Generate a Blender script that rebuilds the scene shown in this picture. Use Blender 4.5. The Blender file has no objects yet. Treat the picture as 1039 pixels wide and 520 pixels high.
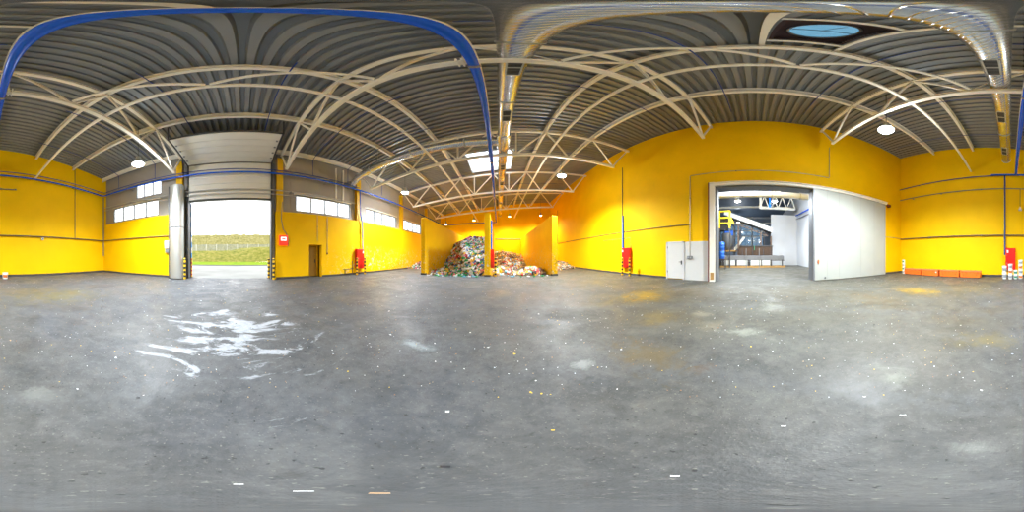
import bpy, math, random
from math import sin, cos, tan, radians, pi, sqrt, atan2
from mathutils import Vector, Matrix
random.seed(7)
C = bpy.context.scene.collection
H = 1.43                                   # camera height
# ------------------------------------------------------------------ materials
def nodes(name):
    m = bpy.data.materials.new(name); m.use_nodes = True
    nt = m.node_tree; b = nt.nodes['Principled BSDF']
    return m, nt, b
def N(nt, typ, **kw):
    n = nt.nodes.new(typ)
    for k, v in kw.items(): setattr(n, k, v)
    return n
def mat(name, col, rough=.5, metal=0., var=.08, scale=6., bump=0., emit=0., spec=.5, ecol=None, bscale=None):
    m, nt, b = nodes(name); L = nt.links.new
    b.inputs['Roughness'].default_value = rough; b.inputs['Metallic'].default_value = metal
    b.inputs['Specular IOR Level'].default_value = spec
    tc = N(nt, 'ShaderNodeTexCoord'); nz = N(nt, 'ShaderNodeTexNoise')
    nz.inputs['Scale'].default_value = scale; nz.inputs['Detail'].default_value = 5
    L(tc.outputs['Object'], nz.inputs['Vector'])
    mx = N(nt, 'ShaderNodeMix', data_type='RGBA')
    mx.inputs[6].default_value = (*[max(0, c*(1-var*2)) for c in col], 1)
    mx.inputs[7].default_value = (*[min(1, c*(1+var)) for c in col], 1)
    L(nz.outputs['Fac'], mx.inputs[0]); L(mx.outputs[2], b.inputs['Base Color'])
    if bump:
        bp = N(nt, 'ShaderNodeBump'); bp.inputs['Strength'].default_value = bump; bp.inputs['Distance'].default_value = .02
        n2 = N(nt, 'ShaderNodeTexNoise'); n2.inputs['Scale'].default_value = bscale or scale*6
        L(tc.outputs['Object'], n2.inputs['Vector']); L(n2.outputs['Fac'], bp.inputs['Height']); L(bp.outputs[0], b.inputs['Normal'])
    if emit:
        b.inputs['Emission Color'].default_value = (*(ecol or col), 1); b.inputs['Emission Strength'].default_value = emit
    return m
def ramp(nt, fac, stops):
    r = N(nt, 'ShaderNodeValToRGB'); e = r.color_ramp.elements
    while len(e) < len(stops): e.new(.5)
    for el, (p, c) in zip(e, stops):
        el.position = p; el.color = c if len(c) == 4 else (*c, 1)
    nt.links.new(fac, r.inputs[0]); return r.outputs[0]
def noise(nt, vec, scale, detail=4, rough=.55, dist=0.):
    n = N(nt, 'ShaderNodeTexNoise'); n.inputs['Scale'].default_value = scale
    n.inputs['Detail'].default_value = detail; n.inputs['Roughness'].default_value = rough; n.inputs['Distortion'].default_value = dist
    nt.links.new(vec, n.inputs['Vector']); return n.outputs['Fac']
def mixc(nt, fac, a, b, typ='MIX'):
    m = N(nt, 'ShaderNodeMix', data_type='RGBA', blend_type=typ)
    for s, v in ((0, fac), (6, a), (7, b)):
        if hasattr(v, 'links'): nt.links.new(v, m.inputs[s])
        else: m.inputs[s].default_value = v if s == 0 else (*v, 1)
    return m.outputs[2]
def mth(nt, op, a, b=0.):
    m = N(nt, 'ShaderNodeMath', operation=op)
    for i, v in enumerate((a, b)):
        if hasattr(v, 'links'): nt.links.new(v, m.inputs[i])
        else: m.inputs[i].default_value = v
    return m.outputs[0]
YEL = (.95, .57, .001)
def wall_mat(name, col, scuff=0., dirt=.25):
    """painted wall: faint panel mottling, grime near the floor as worn patches, pale scuffs where loaders scraped it"""
    m, nt, b = nodes(name); L = nt.links.new
    geo = N(nt, 'ShaderNodeNewGeometry'); P = geo.outputs['Position']
    sep = N(nt, 'ShaderNodeSeparateXYZ'); L(P, sep.inputs[0])
    n1 = noise(nt, P, .8, 5); n2 = noise(nt, P, 5., 6)
    c = mixc(nt, ramp(nt, n1, [(.3, (0, 0, 0)), (.7, (1, 1, 1))]), tuple(x*.93 for x in col), col)
    c = mixc(nt, mth(nt, 'MULTIPLY', ramp(nt, n2, [(.58, (0, 0, 0)), (.75, (1, 1, 1))]), .12), c, (.45, .3, .03))
    if scuff:
        sc = noise(nt, P, 3.2, 8, .7, 1.5)
        bandr = N(nt, 'ShaderNodeMapRange'); bandr.inputs[1].default_value = 2.4; bandr.inputs[2].default_value = .7
        L(sep.outputs['Z'], bandr.inputs[0])
        far = N(nt, 'ShaderNodeMapRange'); far.inputs[1].default_value = 4.8; far.inputs[2].default_value = 9.5; L(sep.outputs['Y'], far.inputs[0])
        band = N(nt, 'ShaderNodeMath', operation='MULTIPLY'); L(bandr.outputs[0], band.inputs[0]); L(far.outputs[0], band.inputs[1])
        f = mth(nt, 'MULTIPLY', ramp(nt, sc, [(.56, (0, 0, 0)), (.62, (1, 1, 1))]), band.outputs[0])
        c = mixc(nt, mth(nt, 'MULTIPLY', f, scuff), c, (.72, .7, .6))
        sd = noise(nt, P, 2.1, 8, .7, .8)
        fd = mth(nt, 'MULTIPLY', ramp(nt, sd, [(.58, (0, 0, 0)), (.66, (1, 1, 1))]), band.outputs[0])
        c = mixc(nt, mth(nt, 'MULTIPLY', fd, scuff*.7), c, (.28, .16, .02))
    L(c, b.inputs['Base Color']); b.inputs['Roughness'].default_value = .6; b.inputs['Specular IOR Level'].default_value = .12
    bp = N(nt, 'ShaderNodeBump'); bp.inputs['Strength'].default_value = .15; bp.inputs['Distance'].default_value = .01
    L(noise(nt, P, 30., 3), bp.inputs['Height']); L(bp.outputs[0], b.inputs['Normal'])
    return m
M = {}
M['yellow_wall'] = wall_mat('yellow wall paint', YEL)
M['yellow_scuffed'] = wall_mat('scuffed yellow paint', (.93, .545, .001), 1.)
M['grey_clad'] = mat('grey sandwich cladding', (.36, .34, .31), .5, var=.05, scale=2)
M['yellow_steel'] = mat('yellow steel', (.9, .55, .01), .4, var=.06)
M['deck'] = mat('galvanised roof deck', (.27, .285, .30), .45, .3, var=.06, scale=1.2)
M['cream'] = mat('cream painted steel', (.90, .87, .78), .42, var=.05, scale=3)
M['mullion'] = mat('grey window frame', (.20, .21, .22), .5)
M['white_paint'] = mat('white paint', (.64, .66, .66), .45, var=.03)
M['panel_white'] = mat('off white door panel', (.74, .74, .69), .42, var=.04, scale=2)
M['slide_white'] = mat('pale green white sliding panel', (.395, .415, .385), .4, var=.05, scale=1.5)
M['seam'] = mat('panel seam', (.33, .34, .31), .6)
M['blue'] = mat('blue pipe paint', (.001, .10, .72), .25, var=.1)
M['dark_blue'] = mat('dark blue pipe paint', (.003, .045, .30), .4, var=.1)
M['galv'] = mat('galvanised conduit', (.50, .50, .47), .38, .6, var=.1)
M['dark_metal'] = mat('dark grey steel', (.07, .07, .075), .5, .3)
M['mid_metal'] = mat('mid grey steel', (.22, .23, .25), .45, .3)
M['conduit_dark'] = mat('dark brown conduit', (.13, .09, .055), .5)
M['red'] = mat('fire cabinet red', (.72, .012, .01), .35, var=.06)
M['dark_red'] = mat('oxide red edge', (.16, .02, .015), .55)
M['black'] = mat('black rubber', (.015, .015, .016), .6)
M['orange'] = mat('orange plastic', (.90, .17, .015), .4, var=.07)
M['orange_top'] = mat('dusty orange lid', (.62, .17, .05), .7, var=.15)
M['brown_door'] = mat('brown yellow door paint', (.42, .25, .04), .5, var=.08)
M['white_plastic'] = mat('white plastic', (.82, .83, .82), .35, var=.05)
M['green_label'] = mat('green label', (.03, .28, .16), .5)
M['orange_label'] = mat('orange label', (.75, .2, .04), .5)
M['grey_label'] = mat('grey label', (.35, .38, .42), .5)
M['barrel_blue'] = mat('blue barrel plastic', (.02, .14, .68), .35)
M['concrete'] = mat('pale yard concrete', (.215, .22, .205), .8, var=.3, scale=.35, bump=.2)
M['base_dark'] = mat('dark base strip', (.06, .055, .055), .8, var=.2)
M['kerb'] = mat('kerb stone', (.13, .125, .12), .8)
M['grey_panel'] = mat('grey wall panel', (.66, .68, .72), .5, var=.05, scale=.7)
M['hall_dark'] = mat('blue grey hall cladding', (.12, .155, .21), .6, var=.15, scale=1)
M['rust_brown'] = mat('rusty brown steel', (.10, .06, .04), .6, var=.25)
M['ochre'] = mat('ochre timber', (.48, .27, .08), .7, var=.2)
M['handle'] = mat('chrome handle', (.6, .6, .6), .25, 1.)
M['lamp_glow'] = mat('high bay lamp glass', (1, 1, 1), .4, emit=40., ecol=(.92, .97, 1))
M['lamp_warm'] = mat('warm lamp glass', (1, .9, .7), .4, emit=18., ecol=(1, .78, .38))
M['red_glow'] = mat('lit red sign', (.9, .02, .01), .4, emit=.9, ecol=(1, .03, .015))
M['white_glow'] = mat('lit white sign face', (1, 1, 1), .4, emit=.8, ecol=(1, .93, .9))
def stripes(name, ca, cb, period=.26):
    m, nt, b = nodes(name); L = nt.links.new
    tc = N(nt, 'ShaderNodeTexCoord'); s = N(nt, 'ShaderNodeSeparateXYZ'); L(tc.outputs['Object'], s.inputs[0])
    f = mth(nt, 'GREATER_THAN', mth(nt, 'FRACT', mth(nt, 'DIVIDE', s.outputs['Z'], period)), .5)
    L(mixc(nt, f, ca, cb), b.inputs['Base Color']); b.inputs['Roughness'].default_value = .45
    return m
M['haz'] = stripes('yellow black stripes', (.88, .55, .01), (.02, .02, .02))
M['haz_red'] = stripes('red yellow stripes', (.88, .55, .01), (.6, .03, .02))
M['blue_dash'] = stripes('blue white stripes', (.05, .33, .80), (.85, .87, .88), .7)
def duct_mat():
    m, nt, b = nodes('spiral duct zinc'); L = nt.links.new
    tc = N(nt, 'ShaderNodeTexCoord'); s = N(nt, 'ShaderNodeSeparateXYZ'); L(tc.outputs['Object'], s.inputs[0])
    w = mth(nt, 'FRACT', mth(nt, 'DIVIDE', mth(nt, 'ADD', s.outputs['X'], s.outputs['Y']), .12))
    rib = ramp(nt, w, [(0, (1, 1, 1)), (.1, (0, 0, 0)), (.9, (0, 0, 0)), (1, (1, 1, 1))])
    n1 = noise(nt, tc.outputs['Object'], 3, 4)
    L(ramp(nt, n1, [(.3, (.52, .54, .57)), (.7, (.70, .72, .75))]), b.inputs['Base Color'])
    b.inputs['Metallic'].default_value = 1.; b.inputs['Roughness'].default_value = .26
    bp = N(nt, 'ShaderNodeBump'); bp.inputs['Strength'].default_value = .5; bp.inputs['Distance'].default_value = .012
    L(rib, bp.inputs['Height']); L(bp.outputs[0], b.inputs['Normal']); return m
M['duct'] = duct_mat()
M['satin'] = mat('satin aluminium casing', (.50, .52, .50), .42, .65, var=.05, scale=2)
def glass_mat(name, tint, gloss=.08, trans=.0):
    m = bpy.data.materials.new(name); m.use_nodes = True; nt = m.node_tree; nt.nodes.clear()
    o = N(nt, 'ShaderNodeOutputMaterial'); t = N(nt, 'ShaderNodeBsdfTransparent'); g = N(nt, 'ShaderNodeBsdfGlossy')
    t.inputs[0].default_value = (*tint, 1); g.inputs['Roughness'].default_value = .08
    mx = N(nt, 'ShaderNodeMixShader'); mx.inputs[0].default_value = gloss
    src = t.outputs[0]
    if trans:
        tl = N(nt, 'ShaderNodeBsdfTranslucent'); tl.inputs[0].default_value = (.9, .93, .95, 1)
        m2 = N(nt, 'ShaderNodeMixShader'); m2.inputs[0].default_value = trans
        nt.links.new(t.outputs[0], m2.inputs[1]); nt.links.new(tl.outputs[0], m2.inputs[2]); src = m2.outputs[0]
    nt.links.new(src, mx.inputs[1]); nt.links.new(g.outputs[0], mx.inputs[2]); nt.links.new(mx.outputs[0], o.inputs[0])
    return m
M['far_pane'] = glass_mat('blue tinted glass', (.18, .24, .29), .05)  # even blue tint that darkens the view through the far windows
M['pane'] = glass_mat('milky window glass', (.95, .97, 1), .05, .25)
M['sky_pane'] = glass_mat('milky skylight sheet', (.93, .96, 1), .04, .4)
M['dome'] = glass_mat('blue tinted dome', (.19, .30, .36), .06)
def fence_mat():
    m = glass_mat('fence wire', (1, 1, 1), .0); nt = m.node_tree; nt.nodes.clear()
    o = N(nt, 'ShaderNodeOutputMaterial'); b = N(nt, 'ShaderNodeBsdfPrincipled'); b.inputs['Base Color'].default_value = (.20, .235, .25, 1)
    nt.links.new(b.outputs[0], o.inputs[0]); return m
M['wire'] = fence_mat()
def grass_mat(name, c1, c2, c3, sc=1.2):
    m, nt, b = nodes(name); L = nt.links.new
    geo = N(nt, 'ShaderNodeNewGeometry'); P = geo.outputs['Position']
    c = ramp(nt, noise(nt, P, sc, 8, .7), [(.3, c1), (.5, c2), (.72, c3)])
    L(c, b.inputs['Base Color']); b.inputs['Roughness'].default_value = .9; b.inputs['Specular IOR Level'].default_value = .1
    return m
M['grass'] = grass_mat('bright grass', (.08, .15, .002), (.13, .20, .003), (.17, .20, .008))
M['dry_grass'] = grass_mat('dry meadow', (.05, .065, .008), (.135, .13, .02), (.25, .205, .07), 1.5)
M['hill'] = grass_mat('scrub hill', (.035, .04, .01), (.15, .135, .04), (.30, .255, .13), 1.5)

def floor_mat():
    m, nt, b = nodes('worn concrete floor'); L = nt.links.new
    geo = N(nt, 'ShaderNodeNewGeometry'); P = geo.outputs['Position']
    big = noise(nt, P, .22, 5, .6, .6); med = noise(nt, P, 1.3, 8, .68, .4); fine = noise(nt, P, 9., 8, .75); grit = noise(nt, P, 45., 3, .6)
    blot = noise(nt, P, 3.4, 10, .78, .6)
    c = ramp(nt, med, [(.28, (0.042, 0.048, 0.057)), (.50, (0.076, 0.081, 0.091)), (.75, (0.109, 0.116, 0.124))])
    c = mixc(nt, mth(nt, 'MULTIPLY', ramp(nt, big, [(.38, (0, 0, 0)), (.66, (1, 1, 1))]), .55), c, (0.076, 0.071, 0.060))
    c = mixc(nt, mth(nt, 'MULTIPLY', ramp(nt, blot, [(.50, (0, 0, 0)), (.64, (1, 1, 1))]), .38), c, (0.152, 0.156, 0.165))
    c = mixc(nt, mth(nt, 'MULTIPLY', ramp(nt, blot, [(.34, (1, 1, 1)), (.46, (0, 0, 0))]), .45), c, (0.030, 0.032, 0.036))
    c = mixc(nt, mth(nt, 'MULTIPLY', ramp(nt, fine, [(.53, (0, 0, 0)), (.66, (1, 1, 1))]), .45), c, (0.147, 0.152, 0.156))
    c = mixc(nt, mth(nt, 'MULTIPLY', ramp(nt, fine, [(.3, (1, 1, 1)), (.44, (0, 0, 0))]), .55), c, (0.020, 0.022, 0.025))
    c = mixc(nt, mth(nt, 'MULTIPLY', ramp(nt, grit, [(.63, (0, 0, 0)), (.68, (1, 1, 1))]), .45), c, (0.253, 0.253, 0.238))
    c = mixc(nt, mth(nt, 'MULTIPLY', ramp(nt, noise(nt, P, 24., 3), [(.66, (0, 0, 0)), (.71, (1, 1, 1))]), .75), c, (0.013, 0.013, 0.015))
    # stains and other coloured patches: (x, y, rx, ry, colour, strength)
    for (x, y, rx, ry, col, s) in FLOOR_PATCHES:
        sub = N(nt, 'ShaderNodeVectorMath', operation='SUBTRACT'); L(P, sub.inputs[0]); sub.inputs[1].default_value = (x, y, 0)
        dv = N(nt, 'ShaderNodeVectorMath', operation='DIVIDE'); L(sub.outputs[0], dv.inputs[0]); dv.inputs[1].default_value = (rx, ry, 1)
        ln = N(nt, 'ShaderNodeVectorMath', operation='LENGTH'); L(dv.outputs[0], ln.inputs[0])
        d = mth(nt, 'ADD', ln.outputs['Value'], mth(nt, 'MULTIPLY', mth(nt, 'SUBTRACT', blot, .5), 5.2))
        f = ramp(nt, d, [(.15, (1, 1, 1)), (1.05, (0, 0, 0))])
        c = mixc(nt, mth(nt, 'MULTIPLY', f, s), c, col)
    # daylight sheen before the gate painted as pale patches: streaky, with crisp edges
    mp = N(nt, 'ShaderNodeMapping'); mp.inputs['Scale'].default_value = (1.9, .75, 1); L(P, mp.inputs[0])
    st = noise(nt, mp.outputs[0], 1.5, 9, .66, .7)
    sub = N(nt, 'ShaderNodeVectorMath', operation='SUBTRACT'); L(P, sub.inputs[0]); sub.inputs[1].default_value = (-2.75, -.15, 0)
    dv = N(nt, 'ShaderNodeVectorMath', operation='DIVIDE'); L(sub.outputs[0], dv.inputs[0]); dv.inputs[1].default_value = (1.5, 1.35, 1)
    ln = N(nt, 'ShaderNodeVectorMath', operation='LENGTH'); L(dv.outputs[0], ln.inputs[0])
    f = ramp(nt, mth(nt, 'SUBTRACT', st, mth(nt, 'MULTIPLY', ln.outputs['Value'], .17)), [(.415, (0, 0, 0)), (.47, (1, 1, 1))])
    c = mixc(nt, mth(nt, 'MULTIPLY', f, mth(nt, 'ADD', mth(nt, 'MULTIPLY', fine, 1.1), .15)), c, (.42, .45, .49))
    # joint across the floor in front of the gate
    sx = N(nt, 'ShaderNodeSeparateXYZ'); L(P, sx.inputs[0])
    jn = mth(nt, 'LESS_THAN', mth(nt, 'ABSOLUTE', mth(nt, 'ADD', mth(nt, 'ADD', sx.outputs['X'], 3.6), mth(nt, 'MULTIPLY', mth(nt, 'SUBTRACT', med, .5), .18))), .011)
    c = mixc(nt, mth(nt, 'MULTIPLY', jn, .6), c, (.07, .07, .075))
    # warm cast of reflected light tinted into the colour, away from the gate
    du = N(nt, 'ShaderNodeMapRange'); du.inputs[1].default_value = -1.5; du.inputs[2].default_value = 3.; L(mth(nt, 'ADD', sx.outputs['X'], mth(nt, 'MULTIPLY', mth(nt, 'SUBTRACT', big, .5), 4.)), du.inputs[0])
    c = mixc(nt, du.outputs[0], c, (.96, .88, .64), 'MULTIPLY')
    # thin tyre arcs
    w = N(nt, 'ShaderNodeTexWave', wave_type='RINGS', rings_direction='Z'); w.inputs['Scale'].default_value = .11; w.inputs['Distortion'].default_value = 3.
    w.inputs['Detail'].default_value = 4; L(P, w.inputs['Vector'])
    tm = mth(nt, 'MULTIPLY', ramp(nt, w.outputs['Fac'], [(.93, (0, 0, 0)), (1, (1, 1, 1))]), ramp(nt, fine, [(.42, (0, 0, 0)), (.6, (.5, .5, .5))]))
    c = mixc(nt, tm, c, (.09, .095, .10))
    L(c, b.inputs['Base Color'])
    L(ramp(nt, noise(nt, P, .9, 8, .7, .8), [(.36, (.40, .40, .40)), (.62, (.72, .72, .72))]), b.inputs['Roughness'])
    b.inputs['Specular IOR Level'].default_value = .36
    bp = N(nt, 'ShaderNodeBump'); bp.inputs['Strength'].default_value = .5; bp.inputs['Distance'].default_value = .012
    L(mth(nt, 'ADD', fine, mth(nt, 'MULTIPLY', grit, .5)), bp.inputs['Height']); L(bp.outputs[0], b.inputs['Normal'])
    return m
def fl(px, py):
    a = radians((px-505.6)*360/1039); e = radians((260-py)*180/520); d = -H/tan(e); return d*sin(a), d*cos(a)
FLOOR_PATCHES = [(*fl(x, y), rx, ry, c, k) for x, y, rx, ry, c, k in (
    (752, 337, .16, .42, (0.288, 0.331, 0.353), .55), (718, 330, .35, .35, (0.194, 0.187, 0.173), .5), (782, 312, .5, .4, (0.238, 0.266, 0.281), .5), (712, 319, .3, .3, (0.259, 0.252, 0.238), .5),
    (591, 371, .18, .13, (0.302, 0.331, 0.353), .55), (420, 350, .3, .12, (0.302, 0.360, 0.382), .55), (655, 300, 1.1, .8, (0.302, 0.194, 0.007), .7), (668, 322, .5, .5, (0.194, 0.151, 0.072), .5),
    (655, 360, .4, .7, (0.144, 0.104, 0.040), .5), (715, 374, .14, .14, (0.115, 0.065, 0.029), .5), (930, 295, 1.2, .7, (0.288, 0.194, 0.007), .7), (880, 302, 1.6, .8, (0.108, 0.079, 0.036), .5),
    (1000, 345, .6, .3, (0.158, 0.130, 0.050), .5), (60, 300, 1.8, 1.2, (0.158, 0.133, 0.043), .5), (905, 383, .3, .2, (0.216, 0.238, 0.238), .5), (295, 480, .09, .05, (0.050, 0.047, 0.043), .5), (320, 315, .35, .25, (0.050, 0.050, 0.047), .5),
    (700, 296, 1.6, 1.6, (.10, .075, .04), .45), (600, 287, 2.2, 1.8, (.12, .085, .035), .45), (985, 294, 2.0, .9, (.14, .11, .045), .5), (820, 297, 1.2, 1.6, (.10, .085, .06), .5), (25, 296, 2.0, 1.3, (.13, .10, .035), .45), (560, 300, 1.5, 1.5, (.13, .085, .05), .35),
    (40, 402, .25, .15, (0.216, 0.223, 0.223), .5), (995, 455, .1, .1, (0.274, 0.288, 0.295), .5))]
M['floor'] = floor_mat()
HEAP = [(.85, .86, .88), (.62, .66, .74), (.05, .17, .50), (.68, .03, .03), (.02, .34, .10), (.85, .55, .03), (.28, .13, .05), (.03, .03, .035), (.50, .33, .18), (.20, .48, .65), (.75, .20, .32)]
HEAP_EARTH = 12
HEAP_M = [mat('waste colour %d' % i, c, .45, var=.2, scale=9) for i, c in enumerate(HEAP)]
M['heap_base'] = mat('compacted refuse', (.24, .17, .10), .9, var=.4, scale=8, bump=.8, bscale=14)

# ------------------------------------------------------------------ mesh builder
class MB:
    def __init__(s): s.v = []; s.f = []; s.mi = []; s.cur = 0
    def face(s, idx): s.f.append(tuple(idx)); s.mi.append(s.cur)
    def add(s, vs, fs):
        o = len(s.v); s.v += [tuple(v) for v in vs]
        for f in fs: s.face([o+i for i in f])
    def box(s, x0, x1, y0, y1, z0, z1, ch=0.):
        if x1 < x0: x0, x1 = x1, x0
        if y1 < y0: y0, y1 = y1, y0
        if z1 < z0: z0, z1 = z1, z0
        if not ch:
            s.add([(x0,y0,z0),(x1,y0,z0),(x1,y1,z0),(x0,y1,z0),(x0,y0,z1),(x1,y0,z1),(x1,y1,z1),(x0,y1,z1)],
                  [(3,2,1,0),(4,5,6,7),(0,1,5,4),(1,2,6,5),(2,3,7,6),(3,0,4,7)]); return s
        c = min(ch, (x1-x0)/2.1, (y1-y0)/2.1, (z1-z0)/2.1)
        def ring(z, i): return [(x0+i,y0+c,z),(x0+c,y0+i,z),(x1-c,y0+i,z),(x1-i,y0+c,z),(x1-i,y1-c,z),(x1-c,y1-i,z),(x0+c,y1-i,z),(x0+i,y1-c,z)]
        def ins(z): return [(x0+c,y0+c,z)]*1
        R = [ring(z0+c, 0), ring(z1-c, 0)]
        bot = [(x0+c,y0+c,z0),(x0+c,y0+c,z0),(x1-c,y0+c,z0),(x1-c,y0+c,z0),(x1-c,y1-c,z0),(x1-c,y1-c,z0),(x0+c,y1-c,z0),(x0+c,y1-c,z0)]
        o = len(s.v)
        q = [(x0+c,y0+c),(x1-c,y0+c),(x1-c,y1-c),(x0+c,y1-c)]
        vs = [(a, b_, z0) for a, b_ in q] + R[0] + R[1] + [(a, b_, z1) for a, b_ in q]
        fs = [(3,2,1,0),(20,21,22,23)]
        for i in range(8): j = (i+1) % 8; fs.append((4+i, 4+j, 12+j, 12+i))
        m = [0,0,1,1,2,2,3,3]
        for i in range(8):
            j = (i+1) % 8
            if m[i] == m[j]: fs += [(m[i], 4+j, 4+i), (20+m[i], 12+i, 12+j)]
            else: fs += [(m[i], m[j], 4+j, 4+i), (20+m[j], 20+m[i], 12+i, 12+j)]
        s.add(vs, fs); return s
    def frame_axes(s, d, up=(0,0,1)):
        d = Vector(d).normalized(); u = Vector(up)
        if abs(d.dot(u)) > .98: u = Vector((0,1,0)) if abs(d.y) < .9 else Vector((1,0,0))
        a = d.cross(u).normalized(); b = a.cross(d).normalized(); return d, a, b
    def bar(s, p, q, w, h=None, up=(0,0,1)):
        h = h or w; p = Vector(p); q = Vector(q); d, a, b = s.frame_axes(q-p, up)
        c = [(-1,-1),(1,-1),(1,1),(-1,1)]
        vs = [p+a*(i*w/2)+b*(j*h/2) for i, j in c] + [q+a*(i*w/2)+b*(j*h/2) for i, j in c]
        s.add(vs, [(3,2,1,0),(4,5,6,7)] + [(i,(i+1)%4,4+(i+1)%4,4+i) for i in range(4)]); return s
    def tube(s, path, r, n=12, caps=True):
        P = [Vector(p) for p in path]; rings = []; a = None
        for i, p in enumerate(P):
            t = (P[min(i+1,len(P)-1)]-P[max(i-1,0)]).normalized()
            if a is None: _, a, b = s.frame_axes(t)
            else:
                a = (a - t*a.dot(t)).normalized(); b = a.cross(t)
            k = 1.
            if 0 < i < len(P)-1:
                cs = (P[i]-P[i-1]).normalized().dot((P[i+1]-P[i]).normalized()); k = 1/max(.5, sqrt((1+cs)/2))
            rr = r[i] if isinstance(r, (list, tuple)) else r
            rings.append([p + (a*cos(2*pi*j/n) + b*sin(2*pi*j/n))*rr for j in range(n)])
        o = len(s.v); s.v += [tuple(v) for R in rings for v in R]
        for i in range(len(P)-1):
            for j in range(n):
                k = (j+1) % n; s.face((o+i*n+j, o+(i+1)*n+j, o+(i+1)*n+k, o+i*n+k))
        if caps:
            s.face([o+j for j in range(n)]); s.face([o+(len(P)-1)*n+n-1-j for j in range(n)])
        return s
    def cyl(s, p, q, r, n=16): return s.tube([p, q], r, n)
    def lathe(s, prof, c=(0,0,0), n=20):
        o = len(s.v); c = Vector(c)
        for r, z in prof:
            for j in range(n): s.v.append((c.x+r*cos(2*pi*j/n), c.y+r*sin(2*pi*j/n), c.z+z))
        for i in range(len(prof)-1):
            for j in range(n):
                k = (j+1) % n; s.face((o+i*n+j, o+i*n+k, o+(i+1)*n+k, o+(i+1)*n+j))
        s.face([o+n-1-j for j in range(n)]); s.face([o+(len(prof)-1)*n+j for j in range(n)]); return s
    def prism(s, poly, axis, a0, a1):
        """extrude a polygon (list of (u, v)) along an axis: axis 0 -> (a, u, v), 1 -> (u, a, v), 2 -> (u, v, a)"""
        f = [lambda u, v, a: (a, u, v), lambda u, v, a: (u, a, v), lambda u, v, a: (u, v, a)][axis]
        n = len(poly); vs = [f(u, v, a0) for u, v in poly] + [f(u, v, a1) for u, v in poly]
        s.add(vs, [tuple(range(n))[::-1], tuple(range(n, 2*n))] + [(i, (i+1) % n, n+(i+1) % n, n+i) for i in range(n)]); return s
    def wall(s, axis, a0, a1, ub, vb, holes):
        """slab between a0 and a1 on the axis; ub/vb are its breaks, cells inside holes (u0,u1,v0,v1) are open"""
        ub = sorted(set(ub + [h[0] for h in holes] + [h[1] for h in holes])); vb = sorted(set(vb + [h[2] for h in holes] + [h[3] for h in holes]))
        f = (lambda a, u, v: (a, u, v)) if axis == 0 else (lambda a, u, v: (u, a, v))
        def solid(i, j):
            if not (0 <= i < len(ub)-1 and 0 <= j < len(vb)-1): return False
            u = (ub[i]+ub[i+1])/2; v = (vb[j]+vb[j+1])/2
            return not any(h[0] < u < h[1] and h[2] < v < h[3] for h in holes)
        for i in range(len(ub)-1):
            for j in range(len(vb)-1):
                if not solid(i, j): continue
                u0, u1, v0, v1 = ub[i], ub[i+1], vb[j], vb[j+1]
                for a in (a0, a1): s.add([f(a,u0,v0), f(a,u1,v0), f(a,u1,v1), f(a,u0,v1)], [(0,1,2,3)])
                for di, dj, e in ((-1,0,((u0,v0),(u0,v1))), (1,0,((u1,v0),(u1,v1))), (0,-1,((u0,v0),(u1,v0))), (0,1,((u0,v1),(u1,v1)))):
                    if not solid(i+di, j+dj):
                        (p, q) = e; s.add([f(a0,*p), f(a1,*p), f(a1,*q), f(a0,*q)], [(0,1,2,3)])
        return s
    def build(s, name, m, parent=None, loc=None, smooth=False):
        base = Vector(loc) if loc is not None else Vector((0,0,0))
        wl = base
        if parent is not None:
            wl = Vector((0,0,0)); p = parent
            while p is not None: wl = wl + p.location; p = p.parent
        me = bpy.data.meshes.new(name)
        me.from_pydata([tuple(Vector(v)-wl) for v in s.v], [], s.f)
        ms = m if isinstance(m, list) else [m]
        for x in ms: me.materials.append(M[x] if isinstance(x, str) else x)
        if len(ms) > 1: me.polygons.foreach_set('material_index', s.mi)
        import bmesh
        bm = bmesh.new(); bm.from_mesh(me); bmesh.ops.recalc_face_normals(bm, faces=bm.faces); bm.to_mesh(me); bm.free()
        if smooth:
            me.polygons.foreach_set('use_smooth', [True]*len(me.polygons))
            try: me.set_sharp_from_angle(angle=radians(40))
            except Exception: pass
        me.update()
        o = bpy.data.objects.new(name, me); C.objects.link(o)
        if parent is not None: o.parent = parent
        else: o.location = base
        return o
def tag(o, label=None, cat=None, group=None, kind=None):
    if label: o['label'] = label
    if cat: o['category'] = cat
    if group: o['group'] = group
    if kind: o['kind'] = kind
    return o
def thing(name, label, cat, loc=(0,0,0), group=None, kind=None):
    o = bpy.data.objects.new(name, None); C.objects.link(o); o.location = loc; o.empty_display_size = .2
    return tag(o, label, cat, group, kind)
def dup(root, loc, label=None):
    r = root.copy(); C.objects.link(r); r.location = loc
    if label: r['label'] = label
    for ch in list(root.children):
        c = ch.copy(); C.objects.link(c); c.parent = r
        for g in list(ch.children):
            d = g.copy(); C.objects.link(d); d.parent = c
    return r
def struct(name, mb, m, label=None, cat=None, smooth=False): return tag(mb.build(name, m, smooth=smooth), label, cat, kind='structure')

# ------------------------------------------------------------------ dimensions of the hall (metres)
XL, XR, YB, YF = -9.8, 8.91, -11.2, 27.4
GX = -10.15                                # grey cladding plane
LOW = 4.25                                 # height of the thick yellow lower wall
dk = lambda x: 10.11 + .12*x               # underside of the roof deck
TC = lambda x: 9.66 + .116*x               # truss top chord
BC = lambda x: 7.60 + .10*x                # truss bottom chord
TY = [-3.85, 2.4, 8.65, 14.9, 21.15]       # trusses
# ------------------------------------------------------------------ setting
def floor():
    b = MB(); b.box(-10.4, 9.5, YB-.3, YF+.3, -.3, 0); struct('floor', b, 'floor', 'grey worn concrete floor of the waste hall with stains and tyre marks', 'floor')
floor()
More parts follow.
